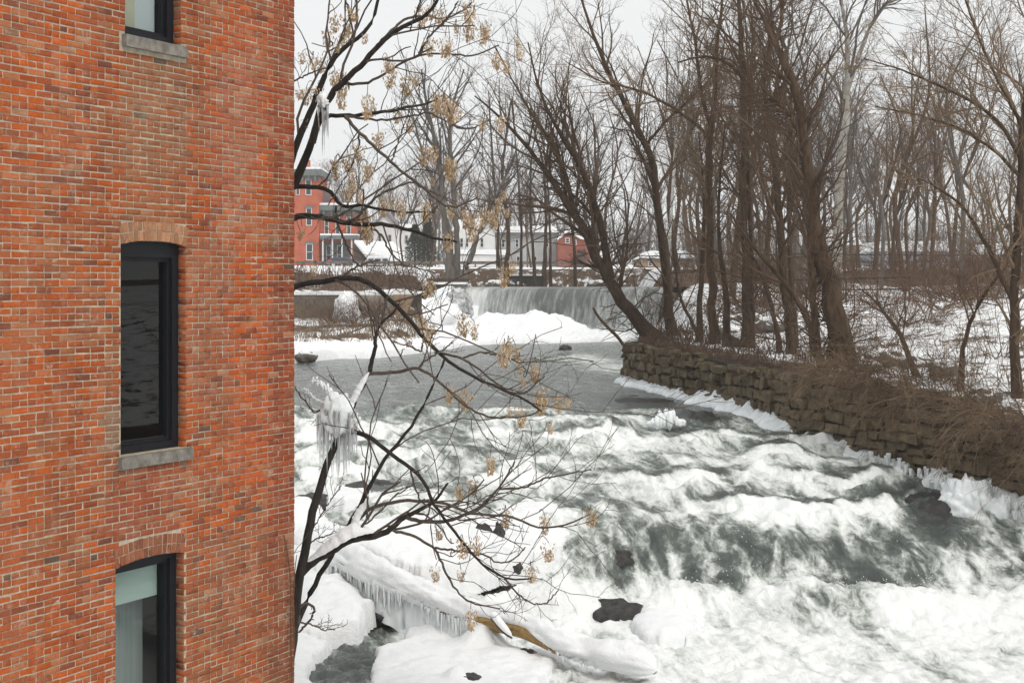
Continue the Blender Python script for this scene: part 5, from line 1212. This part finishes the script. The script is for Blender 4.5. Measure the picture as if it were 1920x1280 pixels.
# icicles on the branches
def icicle_bunch(name, cx, cy, w, Y, lens, label, seed, cap, n):
    g = np.random.default_rng(seed); c = W(cx, cy, Y); wm = w/2/FPX*Y; ro, le, ra = [], [], []
    for i in range(n):
        a = g.uniform(-1, 1); ro.append(c + np.array([a*wm, g.normal(0, wm*0.35), -0.02 - 0.05*abs(a) + cap[2]*0.3])); l = g.uniform(*lens) * (1 - 0.45*abs(a)**1.5)
        le.append(l); ra.append(g.uniform(0.010, 0.020))
    return icicles(name, ro, le, ra, label, 'icicle', 0.01, None, single=True, base_parts=[blob(c + np.array([0, 0, cap[3]]), *cap[:3], 0.5, seed, 40, 26, 2.2)])
icicle_bunch('icicle_bunch', 607, 196, 22, 19.85, (0.30, 0.75), 'bunch of icicles hanging high on the trunk by the brick corner', 5, (0.085, 0.075, 0.10, 0.06), 13)
icicle_bunch('icicle_bunch', 632, 775, 72, 19.5, (0.35, 1.05), 'large icicle mass draped over the low tree fork', 6, (0.23, 0.15, 0.27, -0.02), 95)
for k, (pts, r, lab) in enumerate([([(622,745),(610,728),(600,718),(588,712)], 0.028, 'ice coated twig above the large icicle mass'), ([(618,762),(600,752),(585,742),(572,728)], 0.017, 'ice coated twig left of the large icicle mass'), ([(648,800),(660,792),(672,784)], 0.035, 'ice lump on the cut stub right of the large icicle mass')]):
    Q = resample(np.array([W(px, py, 19.45) for px, py in pts]), 16); mb = MB(); g = np.random.default_rng(k)
    for q in range(16):
        for e in range(3):
            rr = r * g.uniform(0.45, 1.0) * (1.15 - 0.5*q/16); d = g.normal(0, r*0.55, 3); V, F = blob(Q[q] + d, rr, rr, rr*g.uniform(0.8, 1.8), 0.5, q + e*7, 10, 7); mb.add(V, F)
    tag(mb.build('ice_coat', M['ice'], None, True), lab, 'ice')
# red vine stems climbing the brick corner
vp, vr = trunk_lines([[(548,1285,5),(545,1190,5),(546,1100,5),(540,1040,4),(530,990,3),(524,965,2)],[(552,1215,5),(549,1150,5),(551,1090,4),(556,1040,3)]], 17.9, 18, 91)
V, F = tubes(vp, vr, 5); tag(mesh('vine', V, F, M['twig_red'], None, True), 'thin reddish vine stems climbing the lower brick corner', 'vine')

# ------------------------------------------------------------------ rocks, ice at the falls
def rock(px, py, z, rx, ry, rz, label, seed, mat='rock', cat='rock', sink=0.3, group=None, snow=0.0):
    c = G(px, py, z); V, F = blob((c[0], c[1], z + rz*(1 - sink) - rz*0.5), rx, ry, rz, 0.38, seed, 26, 16, 2.2)
    o = mesh('rock', V, F, M[mat], None, True, origin=(c[0], c[1], z)); tag(o, label, cat, group)
    if snow:
        V2, F2 = blob((c[0], c[1], z + rz*(1-sink) - rz*0.5 + rz*0.42), rx*0.86, ry*0.86, rz*0.72, 0.5, seed, 26, 16, 1.6); mesh('snow_cap', V2, F2, M['snow'], o, True)
    return o
rock(1756,968,-4.63,0.72,0.9,0.38,'black wet rock shelf beside the bulging ice at the near wall', 41)
rock(1705,922,-4.40,0.70,0.5,0.22,'dark rock ledge above the black wet rock shelf', 42)
rock(1312,796,-3.50,0.62,0.6,0.28,'black rock beside the skirt of ice at the wall foot', 43)
rock(1205,757,-3.33,0.85,0.5,0.14,'low dark rock in the water at the far end of the wall', 44)
rock(1150,1062,-5.22,0.42,0.4,0.26,'dark rock at the edge of the main fall beside the ice shelf', 45)
rock(720,1118,-5.5,0.30,0.3,0.22,'wet dark rock in the side channel left of the log', 3)
rock(735,1158,-5.65,0.42,0.3,0.20,'low wet rock at the top of the side channel', 4)
rock(1020,1148,-5.78,0.42,0.3,0.24,'dark rock in the foam just above the log', 5)
rock(1060,1158,-5.80,0.26,0.2,0.15,'small dark rock right of the rock above the log', 6)
rock(1155,1172,-5.82,0.55,0.4,0.36,'dark rock with water running over it near the log end', 7)
rock(905,1030,-4.85,0.22,0.2,0.40,'dark upright rock showing through the ice shelf', 8)
rock(935,1030,-4.85,0.12,0.15,0.42,'narrow black rock face in the ice shelf', 9)
rock(960,1066,-5.12,0.34,0.25,0.16,'dark rock under the front of the ice shelf', 10)
rock(700,925,-4.35,0.75,0.7,0.22,'broad low wet rock behind the thin stems', 11, snow=0)
rock(590,950,-4.45,0.6,0.5,0.22,'brown rock at the water edge by the brick corner', 12)
rock(985,1232,-5.75,0.20,0.18,0.10,'small dark stone on the low ice shelf', 13)
rock(880,1275,-5.72,0.18,0.18,0.08,'small grey stone at the bottom of the low ice shelf', 14)
rock(905,630,-2.9,1.1,0.9,0.5,'grey rock beside the ice apron', 15, 'rock_dry', snow=1)
rock(870,622,-2.8,0.9,0.8,0.5,'snow capped rock on the left of the ice apron', 16, 'rock_dry', snow=1)
rock(960,628,-2.9,1.3,0.7,0.40,'long grey rock at the edge of the ice apron', 17, 'rock_dry')
rock(1060,655,-3.0,0.3,0.3,0.18,'small dark stone in the pool below the waterfall', 18)
rock(572,672,-2.9,0.5,0.4,0.25,'dark snow capped stone at the pool edge by the brick corner', 19, 'rock_dry', snow=1)
rock(1090,635,-2.9,0.7,0.5,0.2,'flat dark rock near the waterfall', 20)
for k, (px, py, Y, r, lab) in enumerate([(1380,665,46.5,0.42,'boulder on top of the wall below the twin trunk tree'),(1405,600,50,0.75,'dark boulder behind the twin trunk tree'),(1362,620,49,0.6,'snow capped boulder beside the short bent trunk'),(1440,600,50,0.6,'boulder behind the arching tree'),(1630,690,37,0.35,'stone on the snow right of the stout tree'),(1770,690,36,0.4,'flat stone on the snowy bank'),(1660,670,39,0.5,'brown stone below the red brush'),(1720,670,38,0.45,'long stone beside the crooked sapling'),(1845,755,32.5,0.4,'dark stone at the wall top near the right edge')]):
    X = (px - 960)/FPX*Y; zg = float(ground_z(X, Y)); V, F = blob((X, Y, zg + r*0.2), r, r*0.8, r*0.6, 0.5, 60 + k, 24, 14, 1.6)
    o = tag(mesh('boulder', V, F, M['rock_dry'], None, True, origin=(X, Y, zg)), lab, 'boulder', 'boulders on the right bank')
    V, F = blob((X, Y, zg + r*0.42), r*0.85, r*0.68, r*0.45, 0.5, 60 + k, 24, 14, 1.6); mesh('snow_cap', V, F, M['snow'], o, True)
# ice tent frozen round hanging twigs by the wall
c = G(1250, 800, -3.40); mb = MB()
for q in range(11):
    x = -0.40 + 0.08*q; hh = 0.34*(1 - (x/0.52)**2) * rng.uniform(0.7, 1.15); V, F = blob(c + np.array([x, rng.normal(0, 0.06), hh*0.55]), 0.085, 0.12, hh*0.75, 0.45, 300 + q, 16, 14, 1.8); mb.add(V, F)
tent = tag(mb.build('ice_cone', M['ice'], None, True), 'white skirt of ice frozen round hanging twigs beside the wall', 'ice')
tw = np.array([[c + np.array([x, 0, 0.22]), c + np.array([x*1.2 + .05, 0.1, 0.42]), c + np.array([x*1.5 + .25, 0.3, 0.62]), c + np.array([x*2 + .6, 0.6, 0.80])] for x in (-0.16, -0.05, 0.06, 0.15)])
V, F = tubes(tw, np.full((4, 4), 0.006), 5); mesh('twig', V, F, M['twig_brown'], tent)
# frozen mass at the near end of the wall
parts = [blob(G(1810, 985, -4.75) + np.array([0, 0, 0.30]), 0.55, 0.55, 0.62, 0.5, 31, 48, 30), blob(G(1860, 1010, -5.0) + np.array([0, 0, 0.25]), 0.42, 0.5, 0.60, 0.5, 33, 48, 30), blob(G(1905, 1000, -5.0) + np.array([0.1, 0, 0.4]), 0.5, 0.5, 0.8, 0.5, 35, 48, 30), blob(G(1790, 940, -4.6) + np.array([0, 0, 0.3]), 0.22, 0.3, 0.62, 0.4, 36, 40, 26)]
mb = MB()
for V, F in parts: mb.add(V, F)
tag(mb.build('ice_mass', M['ice'], None, True), 'large bulging ice mass at the near end of the wall', 'ice')
ro, le, ra = [], [], []
for i in range(70):
    s = rng.uniform(18.0, 24.0); p, t, n = wall_at(s)
    if n[0] > 0: n = -n
    ro.append([*(p + n*rng.uniform(0.15, 0.5)), zw(p[1]) + rng.uniform(0.15, 0.5)]); le.append(rng.uniform(0.25, 0.7)); ra.append(rng.uniform(0.03, 0.07))
icicles('icicle_row', ro, le, ra, 'row of thick icicles on the wall foot behind the bulging ice', 'ice', single=True)
# frozen lump with dark water at the left end of the dam
c = W(852, 575, 90); V, F = blob((c[0], c[1], -1.3), 1.1, 1.2, 1.15, 0.35, 41, 40, 26); tag(mesh('frozen_outflow', V, F, M['lace_ice'], None, True), 'dark iced rock at the left end of the waterfall', 'rock')
V, F = blob((c[0] - 0.5, c[1] + 0.3, -0.95), 1.3, 1.3, 0.85, 0.35, 42, 40, 26); tag(mesh('ice_hood', V, F, M['ice'], None, True), 'ice hood over the dark rock at the left end of the waterfall', 'ice')
c = W(800, 590, 86); V, F = blob((c[0], c[1], -2.2), 2.4, 2.6, 1.5, 0.35, 43, 40, 26); tag(mesh('snow_slope', V, F, M['snow'], None, True), 'smooth snow slope between the old wall and the waterfall', 'snow')
# spray thrown up by the main fall
g = np.random.default_rng(8); K = 500
Xs = g.uniform(0.2, 9.5, K); w_ = 0.9*noise2(Xs*0.35, np.full(K, 27.)*0.05, 91); Ys = 26.6 - w_ + g.normal(0, 0.35, K); zs, _ = water(Xs, Ys); hs_ = g.exponential(0.10, K) * (0.4 + 1.6*(noise2(Xs*0.9, Xs*0, 5) > 0.05)); zs = zs + 0.02 + hs_
oc = np.array([[1,0,0],[-1,0,0],[0,1,0],[0,-1,0],[0,0,1],[0,0,-1]], float); of = np.array([[0,2,4],[2,1,4],[1,3,4],[3,0,4],[2,0,5],[1,2,5],[3,1,5],[0,3,5]])
V = (np.stack([Xs, Ys, zs], 1)[:, None, :] + oc[None] * g.uniform(0.004, 0.013, K)[:, None, None]).reshape(-1, 3); F = (of[None] + (np.arange(K)*6)[:, None, None]).reshape(-1, 3)
tag(mesh('spray', V, F, M['spray'], None), 'droplets of spray over the main fall', 'spray', kind='stuff')
# ================================================================== BUILDINGS, CARS, FENCES BEYOND
def pbox(name, parent, mat, x0, y0, x1, y1, Y, depth, off=0.0):
    a, b = W(x0, y0, Y), W(x1, y1, Y); mb = MB().box((a[0], Y - off, b[2]), (b[0], Y + depth, a[2])); return mb.build(name, M[mat], parent)
def pext(name, parent, mat, poly, Y, depth, off=0.0):
    pts = [W(x, y, Y) - np.array([0, off, 0]) for x, y in poly]; return MB().ext(pts, depth + off).build(name, M[mat], parent)
def pwin(parent, x0, y0, x1, y1, Y, off, mat='white_paint', mull=True):
    a, b = W(x0, y1, Y), W(x1, y0, Y); w = (b[0]-a[0]); t = max(0.06, w*0.11); y = Y - off; mb = MB()
    mb.box((a[0], y-0.06, a[2]), (a[0]+t, y, b[2])); mb.box((b[0]-t, y-0.06, a[2]), (b[0], y, b[2])); mb.box((a[0]+t, y-0.06, a[2]), (b[0]-t, y, a[2]+t)); mb.box((a[0]+t, y-0.06, b[2]-t), (b[0]-t, y, b[2]))
    if mull: mb.box((a[0]+t, y-0.05, (a[2]+b[2])/2-t*.3), (b[0]-t, y, (a[2]+b[2])/2+t*.3))
    o = mb.build('window', M[mat], parent); MB().box((a[0]+t, y-0.02, a[2]+t), (b[0]-t, y+0.02, b[2]-t)).build('pane', M['pane'], o); return o
# red brick house with bracketed eaves
Yh = 172.0; h = empty('red_house', W(610, 497, Yh), 'red brick house with bracketed grey eaves behind the brick corner', 'house')
pbox('wall', h, 'red_brick', 500, 330, 598, 500, Yh, 8)
pbox('wall', h, 'red_brick', 598, 398, 666, 500, Yh + 1.2, 8)
pbox('cornice', h, 'trim', 494, 318, 604, 330, Yh, 9, 0.7); pbox('frieze', h, 'trim', 498, 330, 600, 336, Yh, 0.3, 0.25)
pbox('roof_snow', h, 'snow', 496, 314, 602, 318, Yh, 9, 0.6)
pbox('cornice', h, 'trim', 598, 385, 674, 395, Yh + 1.2, 9, 0.7); pbox('frieze', h, 'trim', 598, 395, 668, 402, Yh + 1.2, 0.3, 0.25); pbox('roof_snow', h, 'snow', 598, 381, 673, 385, Yh + 1.2, 9, 0.6)
for x in (606, 620, 634, 648, 662): pext('bracket', h, 'trim', [(x, 395), (x+4, 395), (x+3, 405), (x+1, 405)], Yh + 1.2, 0.3, 0.55)
for x in (566, 578, 590): pext('bracket', h, 'trim', [(x, 330), (x+4, 330), (x+3, 340), (x+1, 340)], Yh, 0.3, 0.55)
pext('mansard', h, 'slate', [(598, 382), (598, 357), (622, 360), (640, 382)], Yh + 4, 4)
pbox('chimney', h, 'red_brick', 619, 369, 629, 384, Yh + 2.5, 1); pbox('chimney', h, 'red_brick', 572, 300, 580, 318, Yh + 3, 1)
for x0, y0, x1, y1 in ((573,336,584,366),(574,390,585,423),(555,336,562,366),(606,405,614,440),(627,405,635,440),(648,406,656,440),(574,457,587,488)):
    off = 0.05 if x0 < 598 else -1.15
    pwin(h, x0, y0, x1, y1, Yh, off); 
    pbox('window_hood', h, 'trim', x0-2, y0-4, x1+2, y0, Yh, 0.1 if x0 < 598 else 1.3, 0.2 if x0 < 598 else -1.0)
po = pbox('porch_roof', h, 'trim', 600, 441, 670, 448, Yh - 1.5, 2.6); pbox('roof_snow', h, 'snow', 600, 438, 670, 441, Yh - 1.5, 2.6)
for x in (604, 622, 640, 658): pbox('porch_post', h, 'white_paint', x, 448, x+2.4, 498, Yh - 1.3, 0.2)
pbox('porch_wall', h, 'trim', 606, 455, 656, 498, Yh + 1.1, 0.2)
for x in (612, 632): pwin(h, x, 460, x+9, 496, Yh + 0.95, 0)
# white gabled house
Y = 185.0; h = empty('white_house', W(740, 494, Y), 'white gabled house behind the snow roofed shed', 'house')
pext('wall', h, 'white_paint', [(700,495),(700,425),(722,398),(748,425),(748,495)], Y, 9); pbox('wall', h, 'white_paint', 748, 428, 776, 495, Y + 2, 7)
pext('roof', h, 'slate', [(696,428),(722,394),(752,428),(749,430),(722,400),(699,430)], Y, 9.5, 0.4); pbox('roof_snow', h, 'snow', 748, 420, 778, 428, Y + 2, 7, 0.4)
for x0, y0, x1, y1 in ((709,440,715,455),(728,440,734,455),(757,440,763,456)): pwin(h, x0, y0, x1, y1, Y, 0.03 if x0 < 748 else -1.95, 'grey_paint')
# shed with snow roof
Y = 165.0; h = empty('shed', W(710, 496, Y), 'brown shed with a steep white snow roof behind the parked cars', 'shed')
pext('wall', h, 'dark_wood', [(664,497),(664,456),(668,455),(694,484),(694,497)], Y, 6); pbox('wall', h, 'dark_wood', 694, 486, 762, 497, Y + 0.3, 5)
a = [W(665,454,Y) + np.array([0,-.3,0]), W(738,457,Y+3) , W(768,492,Y-0.3), W(694,487,Y-0.5)]; up = np.array([0,0,0.22])
MB().add([*a, *[q + up for q in a]], [[0,1,2,3],[4,5,6,7],[0,1,5,4],[1,2,6,5],[2,3,7,6],[3,0,4,7]]).build('roof_snow', M['snow'], h)
pext('barge_board', h, 'white_paint', [(664,454),(667,454),(696,489),(692,489)], Y, 0.1, 0.45)
# white house above the dam
Y = 150.0; h = empty('white_house', W(910, 500, Y), 'white clapboard house with grey wing behind the leaning grey tree', 'house')
pbox('wall', h, 'white_paint', 850, 430, 928, 500, Y, 8); pext('gable', h, 'white_paint', [(905,430),(917,412),(930,430)], Y, 7)
pext('roof', h, 'snow', [(846,432),(856,412),(905,410),(930,432)], Y + 0.5, 7.5, 0.0); pext('roof_edge', h, 'slate', [(903,432),(917,410),(932,432),(930,434),(917,414),(905,434)], Y, 0.4, 0.3)
for x0, y0, x1, y1 in ((862,446,869,464),(873,446,879,464),(900,446,907,464),(888,446,893,464)): pwin(h, x0, y0, x1, y1, Y, 0.03)
pext('porch_roof', h, 'snow', [(848,476),(852,468),(948,468),(952,478)], Y - 2.0, 2.0); pbox('porch', h, 'white_paint', 850, 478, 930, 500, Y - 1.8, 1.7)
pbox('wing', h, 'grey_paint', 928, 438, 1046, 500, Y + 1, 7); pext('wing_roof', h, 'snow', [(924,438),(934,424),(1040,424),(1050,438)], Y + 1, 7, 0.4); pbox('eave', h, 'slate', 926, 436, 1048, 440, Y + 1, 0.2, 0.45)
for x0, y0, x1, y1 in ((940,448,947,464),(966,448,973,464),(996,448,1003,464),(1022,448,1029,464),(968,480,975,498),(1000,480,1007,498)): pwin(h, x0, y0, x1, y1, Y + 0.95, 0)
# red barn
Y = 146.0; h = empty('red_barn', W(1080, 500, Y), 'red barn with snow on its roof behind the leaning riverside tree', 'barn')
pext('wall', h, 'barn_red', [(1046,500),(1046,446),(1066,432),(1088,446),(1104,450),(1104,500)], Y, 8); pext('roof', h, 'snow', [(1043,447),(1066,428),(1090,444),(1108,449),(1104,451),(1088,448),(1066,434),(1046,450)], Y, 8.5, 0.3)
pbox('door', h, 'dark_wood', 1082, 468, 1098, 500, Y, 0.1, 0.06); pwin(h, 1060, 446, 1068, 456, Y, 0.04); pwin(h, 1074, 450, 1081, 460, Y, 0.04)
# houses on the right
for nm, lab, mt, x0, x1, yt, yr, Y in (('tan_house', 'tan house with snowy roof between the stout and pale trunks', 'tan_wall', 1488, 1612, 458, 432, 150.0), ('pale_blue_house', 'pale blue house in the wood right of the stout tree', 'blue_wall', 1640, 1780, 470, 452, 158.0), ('pink_house', 'pinkish house beyond the right edge tree', 'pink_wall', 1868, 1960, 478, 455, 140.0), ('brown_house', 'low brown house with snowy roof behind the wall end trees', 'tan_wall', 1205, 1300, 482, 470, 140.0)):
    h = empty(nm, W((x0+x1)/2, 500, Y), lab, 'house'); pbox('wall', h, mt, x0, yt, x1, 502, Y, 8)
    pext('roof', h, 'snow', [(x0-5, yt+2), (x0+14, yr), (x1-14, yr), (x1+5, yt+2)], Y, 8.5, 0.4); pbox('eave', h, 'slate', x0-4, yt+2, x1+4, yt+4, Y, 0.15, 0.35)
    for x in np.arange(x0 + 10, x1 - 12, 26): pwin(h, x, yt + 8, x + 8, yt + 26 if yt < 470 else yt + 17, Y, 0.03)
    pbox('door', h, 'dark_wood', (x0+x1)/2 + 2, 482 if yt < 470 else 487, (x0+x1)/2 + 10, 502, Y, 0.1, 0.05)
# parked cars
def car(name, label, prof, glass, Y, width, mat, x_lights, wheels):
    pts = [W(x, y, Y) for x, y in prof]; c = empty(name, W(np.mean([p[0] for p in prof]), max(p[1] for p in prof) + 2, Y), label, 'car', 'cars parked above the dam')
    b = MB().ext(pts, width).build('body', M[mat], c); bv = b.modifiers.new('bevel', 'BEVEL'); bv.width = 0.12; bv.segments = 2
    for gl in glass: MB().ext([W(x, y, Y) - np.array([0, 0.02, 0]) for x, y in gl], width + 0.04).build('side_window', M['pane'], c)
    for x, y, r, m, nm in x_lights:
        p = W(x, y, Y); V, F = blob((p[0], p[1] - 0.02, p[2]), r*1.6, 0.08, r, 0.0, 0, 12, 8); mesh(nm, V, F, M[m], c, True)
    for x, y, r in wheels:
        p = W(x, y, Y); rr = r/FPX*Y; a = np.linspace(0, 2*math.pi, 20, endpoint=False); w = MB().ext([np.array([p[0] + rr*math.cos(q), Y - 0.03, p[2] + rr*math.sin(q)]) for q in a], 0.25).build('wheel', M['tyre'], c)
        MB().ext([np.array([p[0] + rr*.55*math.cos(q), Y - 0.05, p[2] + rr*.55*math.sin(q)]) for q in a], 0.03).build('rim', M['car_silver'], w)
    return c
car('parked_car', 'dark blue sedan parked in front of the red house', [(612,495),(612,488),(616,486),(622,483),(630,482),(648,482),(660,485),(668,489),(676,491),(677,496)], [[(624,488),(629,484),(638,484),(638,488)],[(640,488),(640,484),(648,484),(656,488)]], 163.0, 1.7, 'car_blue', [(618,490,0.16,'tail_light','tail_light')], [(625,496,6),(665,496,6)])
car('parked_car', 'silver sport utility car parked beside the blue sedan', [(672,497),(674,491),(684,489),(690,484),(694,482),(728,482),(734,489),(736,497)], [[(688,489),(692,485),(700,485),(700,489)],[(703,489),(703,485),(714,485),(714,489)],[(717,489),(717,485),(726,485),(729,489)]], 161.0, 1.8, 'car_silver', [(678,493,0.14,'head_light','head_light')], [(684,498,6),(724,498,6)])
# guard rail on the left, rail fence on the right, railing among the trees
def rail(name, label, p0, p1, n, hgt, rails, mat, sag=0.0, cat='fence', r=0.05):
    p0, p1 = np.array(p0, float), np.array(p1, float); root = empty(name, (*p0[:2], ground_z(p0[0], p0[1])), label, cat)
    pts = [p0 + (p1 - p0) * i / n for i in range(n + 1)]; zz_ = [float(ground_z(p[0], p[1])) for p in pts]; zs_ = np.linspace(zz_[0], zz_[-1], n + 1)
    for p, z in zip(pts, zs_): MB().box((p[0]-r, p[1]-r, min(z, float(ground_z(p[0], p[1]))) - 0.3), (p[0]+r, p[1]+r, z + hgt)).build('post', M[mat], root)
    for hh, t in rails:
        a, b = np.array([*p0[:2], zs_[0] + hh]), np.array([*p1[:2], zs_[-1] + hh])
        MB().add([a + [0,-r-0.03,-t], b + [0,-r-0.03,-t], b + [0,-r-0.03,t], a + [0,-r-0.03,t], a + [0,-r-0.07,-t], b + [0,-r-0.07,-t], b + [0,-r-0.07,t], a + [0,-r-0.07,t]], [[0,1,2,3],[4,5,6,7],[0,1,5,4],[1,2,6,5],[2,3,7,6],[3,0,4,7]]).build('rail', M[mat], root)
    return root
rail('guard_rail', 'weathered guard rail in front of the parked cars', (-26, 156), (10, 134), 16, 0.55, [(0.45, 0.14)], 'rust', r=0.07)
rail('rail_fence', 'dark rail fence along the verge on the right', (11, 104), (46, 98), 14, 1.1, [(1.05, 0.04), (0.6, 0.03)], 'metal', r=0.04)
rail('railing', 'dark railing on the snow among the right bank trees', (9.5, 66), (16.5, 62), 6, 1.0, [(0.98, 0.035), (0.5, 0.03)], 'metal', r=0.035)
rail('rail_fence', 'thin rail on top of the old wall on the left', (-14.5, 81.2), (-3.8, 81.4), 8, 0.9, [(0.85, 0.03)], 'metal', r=0.03)
# old wall with sloping buttresses on the left bank, abutment of the dam
Y = 79.8; h = empty('old_wall', W(660, 590, Y), 'old grey mill wall with sloping buttresses above the left snow bank', 'wall')
pbox('wall', h, 'rock_dry', 480, 553, 640, 600, Y, 0.5); pbox('wall', h, 'rock_dry', 640, 553, 790, 600, Y + 0.5, 0.5); pbox('snow_cap', h, 'snow', 478, 546, 795, 553, Y + 0.05, 1.2, 0.12)
pext('buttress', h, 'rock_dry', [(560,555),(632,555),(660,590),(660,605),(560,605)], Y, 0.9, 0.9); pext('buttress', h, 'concrete', [(664,553),(740,553),(740,605),(700,605)], Y, 0.9, 0.7); pext('buttress', h, 'tan_wall', [(738,552),(778,552),(762,590),(742,596)], Y, 0.9, 0.5)
V, F = blob(W(650, 588, Y - 1.6), 0.7, 0.7, 1.1, 0.4, 71); mesh('snow_drift', V, F, M['snow'], h, True)
Y = 93.0; h = empty('abutment', W(830, 550, Y), 'low concrete abutment slab beside the dam crest', 'abutment')
pbox('slab', h, 'concrete', 812, 533, 872, 545, Y, 3.5); pbox('snow_cap', h, 'snow', 806, 529, 874, 533, Y, 4.0, 0.2); pbox('dark_opening', h, 'metal', 818, 535, 826, 547, Y, 0.2, 0.06); pbox('timber', h, 'dark_wood', 800, 522, 880, 528, Y + 6, 0.8)  # solid dark box on the slab face stands in for a shaded opening
Y = 119.5; h = empty('bank_wall', W(970, 530, Y), 'dark stone bank wall across the water above the dam', 'wall')
pbox('wall', h, 'rock', 955, 517, 1022, 536, Y, 0.8); pbox('snow_cap', h, 'snow', 954, 514, 1024, 517, Y, 1.4, 0.1)
for k in range(16):
    px = rng.uniform(880, 1190); Yr = 119.8; X = (px-960)/FPX*Yr; r = rng.uniform(0.3, 0.7); V, F = blob((X, Yr, 0.05), r, r*.8, r*.6, .5, 200+k, 16, 10, 1.6)
    o = tag(mesh('shore_rock', V, F, M['rock_dry'], None, True), 'rock on the far shore above the dam crest', 'rock', 'rocks on the far shore above the dam'); V, F = blob((X, Yr + .05, 0.05 + r*.3), r*.9, r*.75, r*.45, .5, 200+k, 16, 10, 1.6); mesh('snow_cap', V, F, M['snow'], o, True)
# evergreens among the houses
for k, (px, Y, hgt, lab) in enumerate([(683, 177, 6.2, 'dark evergreen between the red and white houses'), (778, 155, 4.3, 'round dark evergreen right of the snow roofed shed'), (802, 152, 5.0, 'dark evergreen left of the large grey tree')]):
    X = (px-960)/FPX*Y; z = float(ground_z(X, Y)); g = np.random.default_rng(k); root = empty('evergreen_tree', (X, Y, z), lab, 'tree'); V, F = tubes(np.array([[[X, Y, z-.2], [X, Y, z+hgt*.5], [X, Y, z+hgt]]]), np.array([[.14, .09, .03]]), 6); mesh('trunk', V, F, M['bark_dark'], root)
    K = 3200; f = g.random(K) ** 0.8; a = g.uniform(0, 6.28, K); rad = (1 - f*0.9) * 1.5 * np.sqrt(g.random(K)) * (0.8 + 0.3*np.sin(a*3 + f*9)); C = np.stack([X + rad*np.cos(a), Y + rad*np.sin(a), z + 0.3 + f*(hgt-0.2) - rad*0.25], 1)
    d = np.stack([np.cos(a), np.sin(a), g.normal(-.2, .4, K)], 1) * .22; s = np.cross(d, g.normal(size=(K, 3))); s = s/np.linalg.norm(s, axis=1, keepdims=True) * .05
    V = np.stack([C - s, C + s, C + d], 1).reshape(-1, 3); F = np.arange(K*3).reshape(-1, 3); mesh('crown', V, F, M['evergreen'], root)
# ------------------------------------------------------------------ winter haze
m = bpy.data.materials.new('haze_air'); m.use_nodes = True; t = m.node_tree; t.nodes.remove(t.nodes['Principled BSDF'])
pv = nd(t, 'ShaderNodeVolumePrincipled'); pv.inputs['Color'].default_value = (0.93, 0.94, 0.95, 1); pv.inputs['Density'].default_value = 0.0005; pv.inputs['Anisotropy'].default_value = 0.2
t.links.new(pv.outputs[0], t.nodes['Material Output'].inputs['Volume'])
hz = MB().box((-340, -12, -8.5), (340, 470, 34)).build('haze', m); tag(hz, 'thin winter haze over the valley', kind='stuff')
